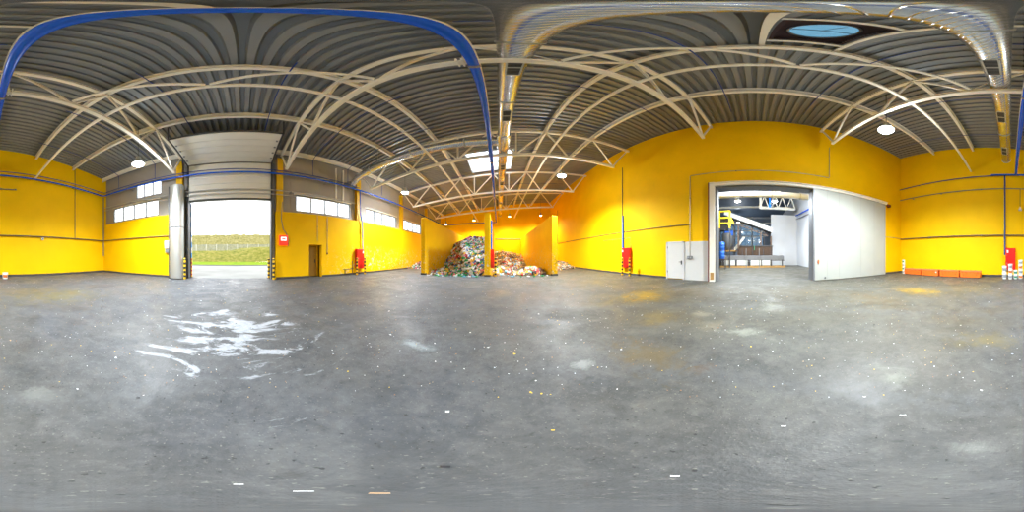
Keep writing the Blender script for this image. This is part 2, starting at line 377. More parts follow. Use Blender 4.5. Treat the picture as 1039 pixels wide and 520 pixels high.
# left lower wall with the door recess
b = MB(); b.wall(0, XL, GX, [YB, -4.35], [0, LOW], []); b.wall(0, XL, GX, [2.05, YF], [0, LOW], [(4.25, 5.2, 0, 2.19)]); b.wall(0, GX, -10.62, [3.4, 6.0], [0, LOW-.3], [(4.25, 5.2, 0, 2.19)])
struct('wall_left', b, 'yellow_scuffed', 'thick yellow lower wall either side of the open gate, scuffed towards the heaps', 'wall')
WIN = [(-10.2, -5.7, 4.40, 5.65), (-7.7, -5.48, 6.07, 7.33), (3.45, 7.88, 4.45, 5.62), (9.6, 14.0, 4.42, 5.6), (15.4, 19.7, 4.45, 5.6)]
GATE = (-3.38, 1.76, 0, 5.1)
b = MB(); b.wall(0, GX-.001, GX-.22, [YB-.3, YF+.3], [0, 8.87], WIN+[GATE, (4.25, 5.2, 0, 2.19)])
wl = struct('wall_left_upper', b, 'grey_clad', 'grey sandwich cladding above the yellow wall, with strip windows', 'wall')
b = MB()
for y in [-9.4, -5.0, 3.1, 5.2, 7.2, 10.7, 12.9, 16.5, 18.7, 23.5]: b.box(GX-.002, GX+.012, y-.012, y+.012, LOW, 8.8)
for z in (5.85,): 
    for y0, y1 in ((2.7, 8.2), (9, 14.5), (15.2, 20.8)): b.box(GX-.002, GX+.012, y0, y1, z-.01, z+.01)
b.build('panel_joint', 'seam', wl)
b = MB(); OPEN = (-3.3, 2.1, 0, 5.5)
b.wall(0, XR, XR+.55, [YB-.3, YF+.3], [0, 11.14], [OPEN])
struct('wall_right', b, 'yellow_wall', 'tall plain yellow wall with the wide opening to the sorting hall', 'wall')
def endwall(y0, y1):
    b = MB(); x0, x1 = GX-.2, XR+.55
    b.prism([(x0, 0), (x1, 0), (x1, dk(x1)), (x0, dk(x0))], 1, y0, y1); return b
struct('wall_back', endwall(YB-.3, YB), 'yellow_wall', 'yellow end wall crossed by blue pipes behind the orange crates', 'wall')
struct('wall_front', endwall(YF, YF+.3), 'yellow_wall', 'far yellow end wall beyond the waste heaps', 'wall')
for nm, x0, x1, lab in (('left', -5.71, -5.36, 'yellow concrete bay partition left of the tall heap'), ('middle', -.95, -.56, 'yellow concrete bay partition between the two heaps, red cabinet on its side'), ('right', 3.79, 4.22, 'yellow concrete bay partition right of the low heap, smeared white near the floor')):
    b = MB(); b.box(x0, x1, 11.1, YF, 0, 4.41, .02); struct('wall_bay_'+nm, b, 'yellow_scuffed', lab, 'partition wall')
    b = MB(); b.box(x0-.015, x1+.015, 11.07, 11.35, 0, .13); struct('baseboard_bay_'+nm, b, 'base_dark')
b = MB(); b.box(GX, XR, YB-.001, YB+.025, 0, .14); struct('baseboard_back', b, 'base_dark')
b = MB(); b.box(XL-.001, XL+.025, YB, -4.6, 0, .13); b.box(XL-.001, XL+.025, 2.06, 4.25, 0, .13); b.box(XL-.001, XL+.025, 5.2, YF, 0, .13); struct('baseboard_left', b, 'base_dark')
b = MB(); b.box(XR+.001, XR-.025, 5.3, YF, 0, .13); b.box(XR+.001, XR-.025, YB, -9.0, 0, .13); struct('baseboard_right', b, 'base_dark')
# roof deck: trapezoidal sheets, flutes running across the hall
P_ = 1/3.; YD = YB-.04
HATCH = (1.1, 2.13); SKY = (-2.35, 1.1)
NY = int((YF-YB+.35)/P_)
hy = (YD + 30*P_, YD + 33*P_)              # hole of the round hatch
sy = (YD + 68*P_, YD + 78*P_)              # hole of the skylight
def deck():
    b = MB(); xs = [GX-.22, SKY[0], HATCH[0], SKY[1], HATCH[1], XR+.5]
    prof = [(0, 0), (.15, 0), (.19, .12), (.295, .12)]
    ys = [(YD+i*P_+u, v, i) for i in range(NY) for u, v in prof] + [(YD+NY*P_, 0, NY)]
    for x in xs:
        for y, v, i in ys: b.v.append((x, y, dk(x)+v))
    n = len(ys)
    for i in range(len(xs)-1):
        xm = (xs[i]+xs[i+1])/2
        for j in range(n-1):
            ym = YD + ys[j][2]*P_ + .1
            if HATCH[0] < xm < HATCH[1] and hy[0] < ym < hy[1]: continue
            if SKY[0] < xm < SKY[1] and sy[0] < ym < sy[1]: continue
            b.face((i*n+j, i*n+j+1, (i+1)*n+j+1, (i+1)*n+j))
    o = struct('ceiling', b, 'deck', 'grey corrugated steel roof deck on cream beams', 'ceiling')
    sm = o.modifiers.new('thick', 'SOLIDIFY'); sm.thickness = .006; sm.offset = 1
deck()
# windows of the left wall
for i, (y0, y1, z0, z1) in enumerate(WIN):
    lab = ['strip window high on the grey cladding left of the gate', 'small upper window above the strip window left of the gate', 'strip window above the brown door, nearest right of the gate', 'strip window above the red cabinet, second right of the gate', 'strip window nearest the waste bays'][i]
    w = thing('window_%d' % (i+1), lab, 'window', (GX, (y0+y1)/2, z0), kind='structure')
    n = 4 if i != 1 else 3; b = MB(); t = .05
    b.box(GX-.12, GX+.02, y0, y1, z0, z0+t); b.box(GX-.12, GX+.02, y0, y1, z1-t, z1); b.box(GX-.12, GX+.02, y0, y0+t, z0, z1); b.box(GX-.12, GX+.02, y1-t, y1, z0, z1)
    for k in range(1, n): y = y0+(y1-y0)*k/n; b.box(GX-.12, GX+.02, y-.03, y+.03, z0, z1)
    b.build('window_frame', 'mullion', w)
    for k in range(n):
        b = MB(); b.box(GX-.075, GX-.065, y0+(y1-y0)*k/n+.02, y0+(y1-y0)*(k+1)/n-.02, z0+.03, z1-.03); b.build('pane', 'pane', w)
    if i != 1:
        b = MB(); b.box(GX, GX+.07, y0-.15, y1+.1, z1+.03, z1+.10); tag(b.build('lintel_bar', 'cream', w))
# brown door in the left wall
DX_ = -10.55
d = thing('door_1', 'narrow brown yellow steel door recessed in the left yellow wall', 'door', (DX_, 4.72, 0), kind='structure')
b = MB(); b.box(DX_+.002, DX_+.05, 4.25, 5.2, 0, 2.19); b.build('door_leaf', 'brown_door', d)
b = MB(); b.box(DX_+.05, DX_+.09, 4.25, 4.31, 0, 2.19); b.box(DX_+.05, DX_+.09, 5.14, 5.2, 0, 2.19); b.box(DX_+.05, DX_+.09, 4.25, 5.2, 2.13, 2.19); b.build('door_frame', 'yellow_steel', d)
b = MB(); b.box(DX_+.05, DX_+.075, 4.98, 5.05, .95, 1.2); b.bar((DX_+.075, 5.02, 1.08), (DX_+.11, 5.02, 1.08), .02); b.bar((DX_+.11, 5.03, 1.08), (DX_+.11, 4.9, 1.08), .02); b.build('door_handle', 'dark_metal', d)
# white door on the right wall
d = thing('door_2', 'white steel personnel door on the right yellow wall beside the hall opening', 'door', (XR, 4.65, 0), kind='structure')
b = MB(); b.box(XR-.09, XR, 4.14, 5.2, .05, 2.24, .008); b.build('door_leaf', 'white_paint', d)
b = MB()
for y in (4.06, 5.2): b.box(XR-.11, XR, y, y+.08, 0, 2.3)
b.box(XR-.11, XR, 4.06, 5.28, 2.24, 2.31); b.build('door_frame', 'grey_panel', d)
b = MB(); b.box(XR-.10, XR-.09, 4.2, 4.27, .92, 1.16); b.bar((XR-.1, 4.23, 1.08), (XR-.15, 4.23, 1.08), .025); b.bar((XR-.15, 4.22, 1.08), (XR-.15, 4.38, 1.08), .025); b.build('door_handle', 'black', d)
for z in (.4, 1.9): b = MB(); b.cyl((XR-.1, 5.19, z), (XR-.1, 5.19, z+.13), .015); b.build('hinge', 'dark_metal', d)
b = MB(); b.box(XR-.05, XR, 2.5, 4.055, .0, 2.28, .006); struct('trim_1', b, 'white_paint', 'white wall panel between the white door and the hall opening', 'panel')
# gate jambs and trims
b = MB(); b.box(GX-.2, GX+.16, -3.62, -3.38, 0, 7.9); b.box(GX-.2, GX+.16, 1.76, 2.0, 0, 7.9); struct('trim_2', b, 'mid_metal', 'dark grey steel jambs of the open gate', 'door frame')
b = MB(); b.box(XR-.06, XR+.56, 2.08, 2.16, 0, 5.55); b.box(XR-.06, XR+.56, -3.36, -3.28, 0, 5.55); b.box(XR-.06, XR+.56, -3.36, 2.16, 5.46, 5.56); struct('trim_3', b, 'mid_metal', 'grey steel lining of the wide hall opening', 'door frame')
b = MB(); b.box(XR-.28, XR, 2.16, 2.46, 0, 5.78, .01)
t4 = struct('trim_4', b, 'cream', 'cream stop post at the left edge of the hall opening', 'door frame')
b = MB(); b.box(XR-.275, XR, 2.46, 2.53, 0, 5.78); b.build('edge_strip', 'dark_red', t4)
b = MB(); b.box(XR-.285, XR-.28, 2.2, 2.4, .12, .52); b.build('rust_patch', 'ochre', t4)

# ------------------------------------------------------------------ roof steel
def node_x(k): return [-9.75, -6.58, -3.52, -.46, 2.6, 5.66, 8.75][k]
BX = [-8.5, -5.3, -2.2, .95, 3.95, 7.3]
def make_truss(y, label, ups=(-.5,)):
    t = thing('roof_truss', label, 'roof truss', (0, y, 7.0), 'roof trusses across the hall')
    b = MB(); b.bar((-9.8, y, TC(-9.8)), (8.9, y, TC(8.9)), .15, .15); b.build('top_chord', 'cream', t)
    b = MB(); b.bar((BX[0]-.12, y, BC(BX[0]-.12)), (BX[-1]+.12, y, BC(BX[-1]+.12)), .15, .15); b.build('bottom_chord', 'cream', t)
    for i, bx in enumerate(BX):
        for tx in (node_x(i), node_x(i+1)):
            b = MB(); b.bar((bx, y, BC(bx)), (tx, y, TC(tx)), .085, .085, (0,1,0)); b.build('diagonal', 'cream', t)
    for x in ups:
        b = MB(); b.bar((x, y, BC(x)), (x, y, TC(x)), .08, .08, (0,1,0)); b.build('upright', 'cream', t)
    b = MB(); x = -.5
    for dx in (-.11, -.03, .05, .13): b.box(x+dx-.012, x+dx+.012, y-.14, y+.14, BC(x)-.14, BC(x)+.14)
    b.build('splice_plate', 'cream', t)
    return t
TL = ['cream roof truss behind the camera, beside the round roof hatch', 'cream roof truss just in front of the camera, above the right edge of the gate', 'cream roof truss along the silver cross duct', 'cream roof truss at the far edge of the white skylight', 'cream roof truss farthest off, in front of the hanging warm lamps']
t0 = make_truss(TY[0], TL[0]); dup(t0, (0, TY[1], 7.0), TL[1])
t2 = make_truss(TY[2], TL[2], (-2.2, -.5, .95))
for y, l in zip(TY[3:], TL[3:]): dup(t2, (0, y, 7.0), l)
PX = [-9.65, -6.58, -3.52, -.46, 2.6, 5.66]
PL = ['cream eave beam along the top of the grey cladding', 'cream roof beam second from the grey cladding', 'cream roof beam above the left bracing, third from the grey cladding', 'cream roof beam directly over the thick blue overhead pipe', 'cream roof beam along the round hatch frame', 'cream roof beam second from the tall yellow wall']
for x, l in zip(PX, PL):
    zb, zt = TC(x)+.076, dk(x)-.004; b = MB(); w = .075; y0, y1 = YB+.003, YF-.003
    b.box(x-w, x+w, y0, y1, zb, zb+.025); b.box(x-w, x+w, y0, y1, zt-.03, zt); b.box(x-.012, x+.012, y0, y1, zb+.02, zt-.02)
    tag(b.build('roof_beam', 'cream', loc=(x, 8, zb)), l, 'beam', 'roof beams along the hall')
for x, l in ((-3.42, 'cream tie rail at truss bottom chords, on the gate side'), (2.75, 'cream tie rail at truss bottom chords, on the tall yellow wall side')):
    b = MB(); b.bar((x, YB+.003, BC(x)+.125), (x, YF-.003, BC(x)+.125), .1, .1); tag(b.build('tie_rail', 'cream', loc=(x, 8, BC(x))), l, 'beam')
for (bx, tx, side) in ((-2.2, -3.33, 'gate side'), (.95, 2.66, 'round hatch side')):
    for y, nm in ((TY[0], 'rear'), (TY[1], 'front')):
        b = MB(); b.bar((bx, y + (.1 if nm == 'rear' else -.1), BC(bx)+.11), (tx, -.72+(-.05 if nm == 'rear' else .05), BC(tx)+.125), .08, .08)
        tag(b.build('roof_brace', 'cream', loc=(bx, y, BC(bx))), 'cream diagonal brace overhead on the %s, running to the %s truss' % (side, nm), 'brace')
# columns of the left wall
CL = ['tall yellow steel column left of the gate behind the silver air curtain', 'yellow steel column right of the gate above the red sign', 'yellow steel column beside the silver cross duct end', 'yellow steel column between the two farther strip windows', 'yellow steel column behind the left bay partition']
for y, l in zip([-4.02, 2.32, 8.56, 14.75, 21.0], CL):
    z0 = 0 if y < 0 else LOW; b = MB(); x0, x1 = GX, GX+.3; w = .2
    z1 = 8.37
    b.box(x0, x0+.03, y-w, y+w, z0, z1); b.box(x1-.03, x1, y-w, y+w, z0, z1); b.box(x0, x1, y-.015, y+.015, z0, z1)
    tag(b.build('steel_column', 'yellow_steel', loc=(GX+.15, y, z0)), l, 'column', 'yellow columns of the gate wall')
# white posts on the cladding near the duct end
for y, l in ((6.55, 'thin cream post on the grey cladding left of the duct end'), (7.2, 'thin cream post on the grey cladding next to the yellow column')):
    b = MB(); b.box(GX, GX+.08, y-.05, y+.05, 5.75, 8.6); tag(b.build('cladding_post', 'cream', loc=(GX, y, 5.75)), l, 'post')
# ------------------------------------------------------------------ skylight and round roof hatch
sk = thing('roof_skylight', 'large white rectangular skylight in the roof beyond the duct junction', 'skylight', (-.6, 13.2, 10))
xa, xb = SKY; ya, yb = sy
b = MB()
def slope_box(b, x0, x1, y0, y1, d0, d1):
    b.add([(x0,y0,dk(x0)+d0),(x1,y0,dk(x1)+d0),(x1,y1,dk(x1)+d0),(x0,y1,dk(x0)+d0),(x0,y0,dk(x0)+d1),(x1,y0,dk(x1)+d1),(x1,y1,dk(x1)+d1),(x0,y1,dk(x0)+d1)],
          [(3,2,1,0),(4,5,6,7),(0,1,5,4),(1,2,6,5),(2,3,7,6),(3,0,4,7)])
for q in ((xa-.06, xa, ya-.06, yb+.06), (xb, xb+.06, ya-.06, yb+.06), (xa, xb, ya-.06, ya), (xa, xb, yb, yb+.06)): slope_box(b, *q, -.03, .35)
b.build('curb_frame', 'white_paint', sk)
b = MB(); slope_box(b, xa-.05, xb+.05, ya-.05, yb+.05, .35, .36); b.build('glazing', 'sky_pane', sk)
b = MB()
for y in (ya+(yb-ya)/3, ya+2*(yb-ya)/3): slope_box(b, xa, xb, y-.02, y+.02, .30, .35)
b.build('glazing_bar', 'white_paint', sk)
hx, hyc = (HATCH[0]+HATCH[1])/2, (hy[0]+hy[1])/2
hz = dk(hx)
ht = thing('roof_hatch', 'round blue domed roof hatch in a dark square frame above the camera', 'roof hatch', (hx, hyc, hz))
b = MB()
for q in ((HATCH[0]-.05, HATCH[0], hy[0]-.05, hy[1]+.05), (HATCH[1], HATCH[1]+.05, hy[0]-.05, hy[1]+.05), (HATCH[0], HATCH[1], hy[0]-.05, hy[0]), (HATCH[0], HATCH[1], hy[1], hy[1]+.05)): slope_box(b, *q, -.02, .4)
M['maroon'] = mat('dark maroon lining', (.045, .018, .02), .6)
b.build('shaft_lining', 'maroon', ht)
b = MB(); n = 32; r0 = .38; z = hz+.3       # square plate with a round opening
sq = []
for j in range(n):
    a = 2*pi*j/n; k = 1/max(abs(cos(a)), abs(sin(a))); sq.append((hx+.55*k*cos(a), hyc+.54*k*sin(a)))
vs = [(x, y, z) for x, y in sq] + [(hx+r0*cos(2*pi*j/n), hyc+r0*sin(2*pi*j/n), z) for j in range(n)] + [(hx+r0*cos(2*pi*j/n), hyc+r0*sin(2*pi*j/n), z+.12) for j in range(n)]
b.add(vs, [(j, (j+1) % n, n+(j+1) % n, n+j) for j in range(n)] + [(n+j, n+(j+1) % n, 2*n+(j+1) % n, 2*n+j) for j in range(n)])
b.build('round_plate', 'maroon', ht)
b = MB(); b.tube([(hx+.40*cos(2*pi*j/24), hyc+.40*sin(2*pi*j/24), z-.015) for j in range(25)], .022, 8, False); b.build('ring', 'mid_metal', ht, smooth=True)
b = MB(); pr = [(.43*cos(t*pi/16), .22*sin(t*pi/16)) for t in range(0, 8)]+[(.01, .22)]
b.lathe([(r, zz+.1) for r, zz in pr], (hx, hyc, z), 32); b.build('dome', 'dome', ht, smooth=True)
b = MB(); b.bar((hx, hyc-.4, z+.07), (hx, hyc+.4, z+.07), .03, .03); b.bar((hx, hyc+.02, z+.07), (hx-.3, hyc-.1, z+.09), .022); b.build('opening_arm', 'dark_metal', ht)
for (p, q, l) in (((.35, hy[1]+.13), (2.6, hy[1]+.13), 'front'), ((.35, hy[0]-.13), (2.6, hy[0]-.13), 'rear')):
    b = MB(); b.bar((-.46, p[1], dk(-.46)-.1), (2.6, p[1], dk(2.6)-.1), .09, .16); tag(b.build('trimmer_beam', 'cream', loc=(1.2, p[1], hz-.1)), 'cream %s trimmer beam across the round roof hatch' % l, 'beam')
for x, l in ((HATCH[0]-.11, 'near the silver duct'), (HATCH[1]+.11, 'away from the silver duct')):
    b = MB(); b.bar((x, hy[0]-.09, dk(x)-.07), (x, hy[1]+.07, dk(x)-.07), .08, .1); tag(b.build('hatch_rail', 'cream', loc=(x, hyc, hz-.1)), 'short cream rail beside the round roof hatch, %s' % l, 'beam')

# ------------------------------------------------------------------ ducts
DZ = 6.55+H; DX = .24; DR = .265
du = thing('air_duct', 'long silver spiral air duct hanging under the roof along the hall', 'air duct', (DX, 8, DZ))
b = MB(); b.tube([(DX, y, DZ) for y in (-9.8, -5, 0, 5, 10, 18, 25.6)], DR, 28); b.build('duct_body', 'duct', du, smooth=True)
for y in (-9.75, -6.9, -1.2, 1.7, 4.6, 10, 13, 16, 19, 22, 25.5):
    b = MB(); b.tube([(DX, y-.035, DZ), (DX, y+.035, DZ)], DR+.02, 28); b.build('duct_collar', 'galv', du, smooth=True)
b = MB(); b.tube([(DX, 7.0, DZ), (DX, 7.15, DZ), (DX, 8.25, DZ), (DX, 8.4, DZ)], [DR+.02, DR+.08, DR+.08, DR+.02], 28); b.build('junction', 'duct', du, smooth=True)
for y in (-8.4, -5.5, -2.75, 2.75, 5.4, 10.4, 13.2, 16.0, 18.8, 21.6):
    a = radians(-84 if y > 0 else -76); ca, sa = cos(a), sin(a)
    def pt(rr, t, yy): 
        c, s_ = cos(a), sin(a); return (DX + c*rr - s_*t, yy, DZ + s_*rr + c*t)
    b = MB(); w, l, R0, R1 = .12, .33, DR-.03, DR+.022
    for t0_, t1_, y0, y1 in ((-w-.03, -w, -l, l), (w, w+.03, -l, l), (-w, w, -l-.03, -l), (-w, w, l, l+.03), (-w, w, -.02, .02)):
        vs = [pt(r, t, y+yy) for r in (R0, R1) for t, yy in ((t0_, y0), (t1_, y0), (t1_, y1), (t0_, y1))]
        b.add(vs, [(3,2,1,0),(4,5,6,7),(0,1,5,4),(1,2,6,5),(2,3,7,6),(3,0,4,7)])
    g = b.build('grille_frame', 'galv', du)
    b = MB()
    vs = [pt(r, t, y+yy) for r in (R0, DR+.006) for t, yy in ((-w, -l), (w, -l), (w, l), (-w, l))]
    b.add(vs, [(3,2,1,0),(4,5,6,7),(0,1,5,4),(1,2,6,5),(2,3,7,6),(3,0,4,7)]); b.build('grille', 'black', g)
    b = MB()
    for k in range(1, 10):
        yy = -l + 2*l*k/10
        vs = [pt(r, t, y+q) for r in (DR-.01, DR+.012) for t, q in ((-w, yy-.005), (w, yy-.005), (w, yy+.005), (-w, yy+.005))]
        b.add(vs, [(3,2,1,0),(4,5,6,7),(0,1,5,4),(1,2,6,5),(2,3,7,6),(3,0,4,7)])
    b.build('grille_vanes', 'mid_metal', g)
for y in (-7, -2, 4, 11.5, 17, 23):
    b = MB(); b.cyl((DX, y, DZ+DR-.01), (DX, y, dk(DX)+.02), .012, 8); b.build('hanger_rod', 'galv', du)
cd = thing('cross_duct', 'silver spiral branch duct curving from the main duct to the gate wall', 'air duct', (-4.8, 7.7, DZ))
b = MB(); b.tube([(-9.6, 7.7, DZ-.75), (-9.35, 7.7, DZ-.55), (-8.9, 7.7, DZ-.35), (-7.5, 7.7, DZ-.18), (-5, 7.7, DZ-.05), (-2, 7.7, DZ), (DX-.2, 7.7, DZ)], .26, 24); b.build('duct_body', 'duct', cd, smooth=True)
for x in (-7.6, -4.5, -1.6):
    b = MB(); zz = DZ-.19 if x < -7 else (DZ-.04 if x < -4 else DZ); b.tube([(x-.035, 7.7, zz), (x+.035, 7.7, zz)], .278, 24); b.build('duct_collar', 'galv', cd, smooth=True)
b = MB(); b.box(GX+.0, GX+.6, 7.45, 7.95, DZ-1.02, DZ-.52, .03); b.build('wall_outlet', 'galv', cd)
for x in (-7, -3.5):
    b = MB(); b.cyl((x, 7.7, DZ+(.12 if x < -5 else .23)), (x, 7.7, dk(x)+.02), .012, 8); b.build('hanger_rod', 'galv', cd)

# ------------------------------------------------------------------ blue sprinkler pipework
def pipe(name, path, r, m, label, cat='pipe', n=12, brackets=(), group=None):
    b = MB(); b.tube(path, r, n); o = b.build(name, m, loc=tuple(path[0]), smooth=True); tag(o, label, cat, group)
    if brackets:
        for (p, q) in brackets:
            q = tuple(Vector(q)+(Vector(p)-Vector(q)).normalized()*.003); b = MB(); b.bar(p, q, .03, .03); b.tube([tuple(Vector(p)-Vector((0,0,.03))), tuple(Vector(p)+Vector((0,0,.03)))], r+.012, 10); b.build('pipe_hanger', 'mid_metal', o)
    return o
BZ = 5.60+H; bxp = -.36
def arc(pts, k=.18):
    out = [Vector(pts[0])]
    for i in range(1, len(pts)-1):
        a, p, c = Vector(pts[i-1]), Vector(pts[i]), Vector(pts[i+1])
        u = (a-p).normalized()*k; v = (c-p).normalized()*k
        out += [p+u, p+u*.35+v*.08, p+u*.08+v*.35, p+v]
    out.append(Vector(pts[-1])); return [tuple(q) for q in out]
o = pipe('sprinkler_main', arc([(bxp, YF-.25, BZ+.05), (bxp, -10.3, BZ+.08), (bxp, -10.85, BZ+.4)], .25), .085, 'blue', 'thick bright blue pipe running overhead along the hall centre', n=20)
for y in TY:
    b = MB(); b.tube([(bxp, y-.04, BZ+.05), (bxp, y+.04, BZ+.05)], .1, 16); b.bar((bxp, y, BZ+.1), (bxp, y, BC(bxp)-.07), .03); b.build('pipe_hanger', 'mid_metal', o)
yb_ = -10.88
pipe('sprinkler_feed', [(1.3, yb_, 7.37), (bxp, yb_, 7.36), (-9.3, yb_, 6.96), (-9.5, -10.7, 6.94), (-9.52, -6, 6.86), (-9.52, 8, 6.82), (-9.52, 26.9, 6.85), (-9.3, 27.1, 6.86), (bxp, 27.12, 7.1)], .06, 'blue', 'blue pipe running round the back wall and across the gate wall, lower of two',
     brackets=[((-2.2, yb_, 7.28), (-2.2, YB, 7.28)), ((-6.5, yb_, 7.08), (-6.5, YB, 7.08)), ((-9.52, -8, 6.9), (GX, -8, 6.9)), ((-9.52, 5.5, 6.83), (GX, 5.5, 6.83)), ((-9.52, 12, 6.83), (GX, 12, 6.83)), ((-9.52, 18, 6.84), (GX, 18, 6.84))])
pipe('sprinkler_feed', [(-.9, yb_, 7.66), (-9.3, yb_, 7.3), (-9.5, -10.7, 7.24), (-9.52, -6, 7.12), (-9.52, 4, 7.06), (-9.52, 8.3, 7.05)], .03, 'dark_blue', 'thin dark blue pipe just above the thick one on the gate wall',
     brackets=[((-9.52, -9, 7.2), (GX, -9, 7.2)), ((-9.52, 6, 7.06), (GX, 6, 7.06))])
pipe('sprinkler_feed', [(8.9, -11.05, 7.5), (4.6, -11.05, 7.42), (.37, -11.05, 7.38), (-.6, -11.05, 7.38)], .035, 'dark_blue', 'thin dark blue pipe high on the back wall above the orange crates',
     brackets=[((7, -11.05, 7.46), (7, YB, 7.46)), ((3.4, -11.05, 7.4), (3.4, YB, 7.4))])
pipe('riser_pipe', [(.37, -11.06, 7.38), (.37, -11.06, 1.62), (.37, -11.06, 1.5)], .05, 'dark_blue', 'vertical blue riser on the back wall down to the red cabinet',
     brackets=[((.37, -11.06, 5.6), (.37, YB, 5.6)), ((.37, -11.06, 2.5), (.37, YB, 2.5))])
pipe('riser_pipe', arc([(-9.6, 8.45, 6.84), (-9.72, 8.62, 4.7), (-9.68, 8.75, 4.15), (-9.66, 8.8, 1.95)], .15), .045, 'blue', 'vertical blue riser on the gate wall down to the red cabinet')
pipe('riser_pipe', [(XR-.07, 9.22, 4.65), (XR-.07, 9.2, 2.0)], .06, 'blue', 'vertical blue pipe above the red cabinet on the tall yellow wall', brackets=[((XR-.07, 9.21, 4), (XR, 9.21, 4))])
pipe('riser_pipe', [(-.5, 11.6, 4.0), (-.5, 11.6, 1.9)], .06, 'blue', 'vertical blue pipe above the red cabinet on the middle bay partition', brackets=[((-.5, 11.6, 3), (-.56, 11.6, 3))])
# roof branch lines
BL = [(-9.0, 'behind the farthest duct vent near the back wall'), (-5.65, 'over the lamps nearest the back wall'), (-2.3, 'just behind the round roof hatch'), (1.05, 'just in front of the round roof hatch'), (4.4, 'over the brown door'), (7.2, 'over the cross duct'), (11.0, 'just before the white skylight'), (14.4, 'across the far part of the white skylight'), (17.8, 'over the first part of the heaps'), (20.6, 'near the farthest truss'), (24.0, 'above the hanging warm lamps')]
for y, l in BL:
    ry = {-2.3: -3.62, 1.05: 2.05}.get(y, y); pz = TC(-9.52)-.14
    pth = [(-9.52, ry, 7.1), (-9.52, ry, pz)] + ([(-9.52, y, pz)] if ry != y else []) + [(x, y, TC(x)+.02) for x in (-8.7, -3.0)]
    b = MB(); b.tube(pth, .02, 8); o = tag(b.build('sprinkler_branch', 'dark_blue', loc=pth[0]), 'thin blue gate-side roof pipe '+l, 'pipe', 'sprinkler branch pipes under the roof')
    b = MB(); b.bar((-6.58, y, TC(-6.58)+.03), (-6.58, y, TC(-6.58)+.074), .02); b.build('pipe_hanger', 'mid_metal', o)
    if y == 14.4: continue
    b = MB(); b.tube([(-.3, y, TC(-.3)+.02), (7.4, y, TC(7.4)+.02)], .02, 8); o = tag(b.build('sprinkler_branch', 'dark_blue', loc=(-.3, y, TC(-.3))), 'thin blue tall-wall-side roof pipe '+l, 'pipe', 'sprinkler branch pipes under the roof')
    b = MB(); b.bar((2.6, y, TC(2.6)+.03), (2.6, y, TC(2.6)+.074), .02); b.build('pipe_hanger', 'mid_metal', o)
# ------------------------------------------------------------------ conduits and pipes on the walls
pipe('conduit', [(-9.76, -10.9, 5.85), (-9.76, -6, 5.72), (-9.76, 8.1, 5.66)], .035, 'galv', 'upper galvanised conduit along the gate wall over the open gate', brackets=[((-9.76, -8, 5.75), (GX, -8, 5.75)), ((-9.76, 3, 5.66), (GX, 3, 5.66))])
pipe('conduit', [(-9.76, -10.9, 5.6), (-9.76, -6, 5.42), (-9.76, 6.5, 5.38)], .028, 'galv', 'lower galvanised conduit along the gate wall over the open gate', brackets=[((-9.76, -7, 5.44), (GX, -7, 5.44)), ((-9.76, 4.5, 5.38), (GX, 4.5, 5.38))])
pipe('conduit', [(8.85, -11.1, 2.9), (-9.75, -11.1, 2.8)], .045, 'conduit_dark', 'dark horizontal pipe along the lower back wall', brackets=[((x, -11.1, 2.85), (x, YB, 2.85)) for x in (6, 2, -3, -7)])
pipe('conduit', [(-9.74, -11.1, 2.8), (-9.74, -4.7, 2.78)], .035, 'conduit_dark', 'dark horizontal pipe on the yellow wall left of the gate', brackets=[((-9.74, -8, 2.79), (XL, -8, 2.79))])
pipe('conduit', [(8.88, -11.08, 6.45), (4, -11.08, 6.33), (-2.1, -11.08, 6.27)], .035, 'mid_metal', 'dark grey rail on the back wall below the blue pipe', brackets=[((x, -11.08, 6.3), (x, YB, 6.3)) for x in (7.5, 5, 2, -1, -2)])
pipe('conduit', [(-6.75, -11.15, 2.8), (-6.75, -11.15, 9.2)], .028, 'conduit_dark', 'thin vertical conduit up the back wall near the left corner')
pipe('conduit', [(-9.72, -11.1, 1.45), (-9.72, -11.1, 6.9)], .04, 'mid_metal', 'vertical grey conduit in the corner of back and gate walls', brackets=[((-9.72, -11.1, 4.4), (-9.72, YB, 4.4))])
pipe('conduit', [(XR-.04, 3.69, 3.32), (XR-.04, 9.3, 3.31), (XR-.04, 23.3, 3.35)], .025, 'conduit_dark', 'long thin horizontal conduit across the tall yellow wall', brackets=[((XR-.04, y, 3.32), (XR, y, 3.32)) for y in (5, 12, 18)])
pipe('conduit', [(XR-.05, 9.3, 9.15), (XR-.05, 9.3, 2.05)], .03, 'conduit_dark', 'vertical conduit from the roof to the red cabinet on the tall yellow wall', brackets=[((XR-.05, 9.3, 7), (XR, 9.3, 7))])
pipe('conduit', [(XR-.04, 23.3, 3.35), (XR-.04, 23.3, 8.6)], .03, 'conduit_dark', 'vertical conduit at the far end of the tall yellow wall', brackets=[((XR-.04, 23.3, 6), (XR, 23.3, 6))])
c = pipe('conduit', arc([(XR-.06, 3.69, 1.42), (XR-.04, 3.69, 6.57), (XR-.04, -4.4, 6.57), (XR-.04, -4.4, 9.2)], .1), .02, 'galv', 'thin conduit arching over the hall opening from a socket box', brackets=[((XR-.04, 1, 6.57), (XR, 1, 6.57)), ((XR-.04, 3.69, 5), (XR, 3.69, 5))])
b = MB(); b.box(XR-.13, XR-.045, 3.53, 3.85, 1.27, 1.44, .01); b.build('socket_box', 'mid_metal', c)
for y in (3.57, 3.72): b = MB(); b.box(XR-.145, XR-.13, y, y+.09, 1.31, 1.4); b.build('socket', 'grey_label', c)
pipe('conduit', arc([(XR-.03, 11.8, 2.8), (XR-.03, 8.42, 2.8), (XR-.03, 8.42, 2.02)], .08), .018, 'conduit_dark', 'thin bent brown conduit feeding the red cabinet on the tall yellow wall', brackets=[((XR-.03, 10.5, 2.8), (XR, 10.5, 2.8))])
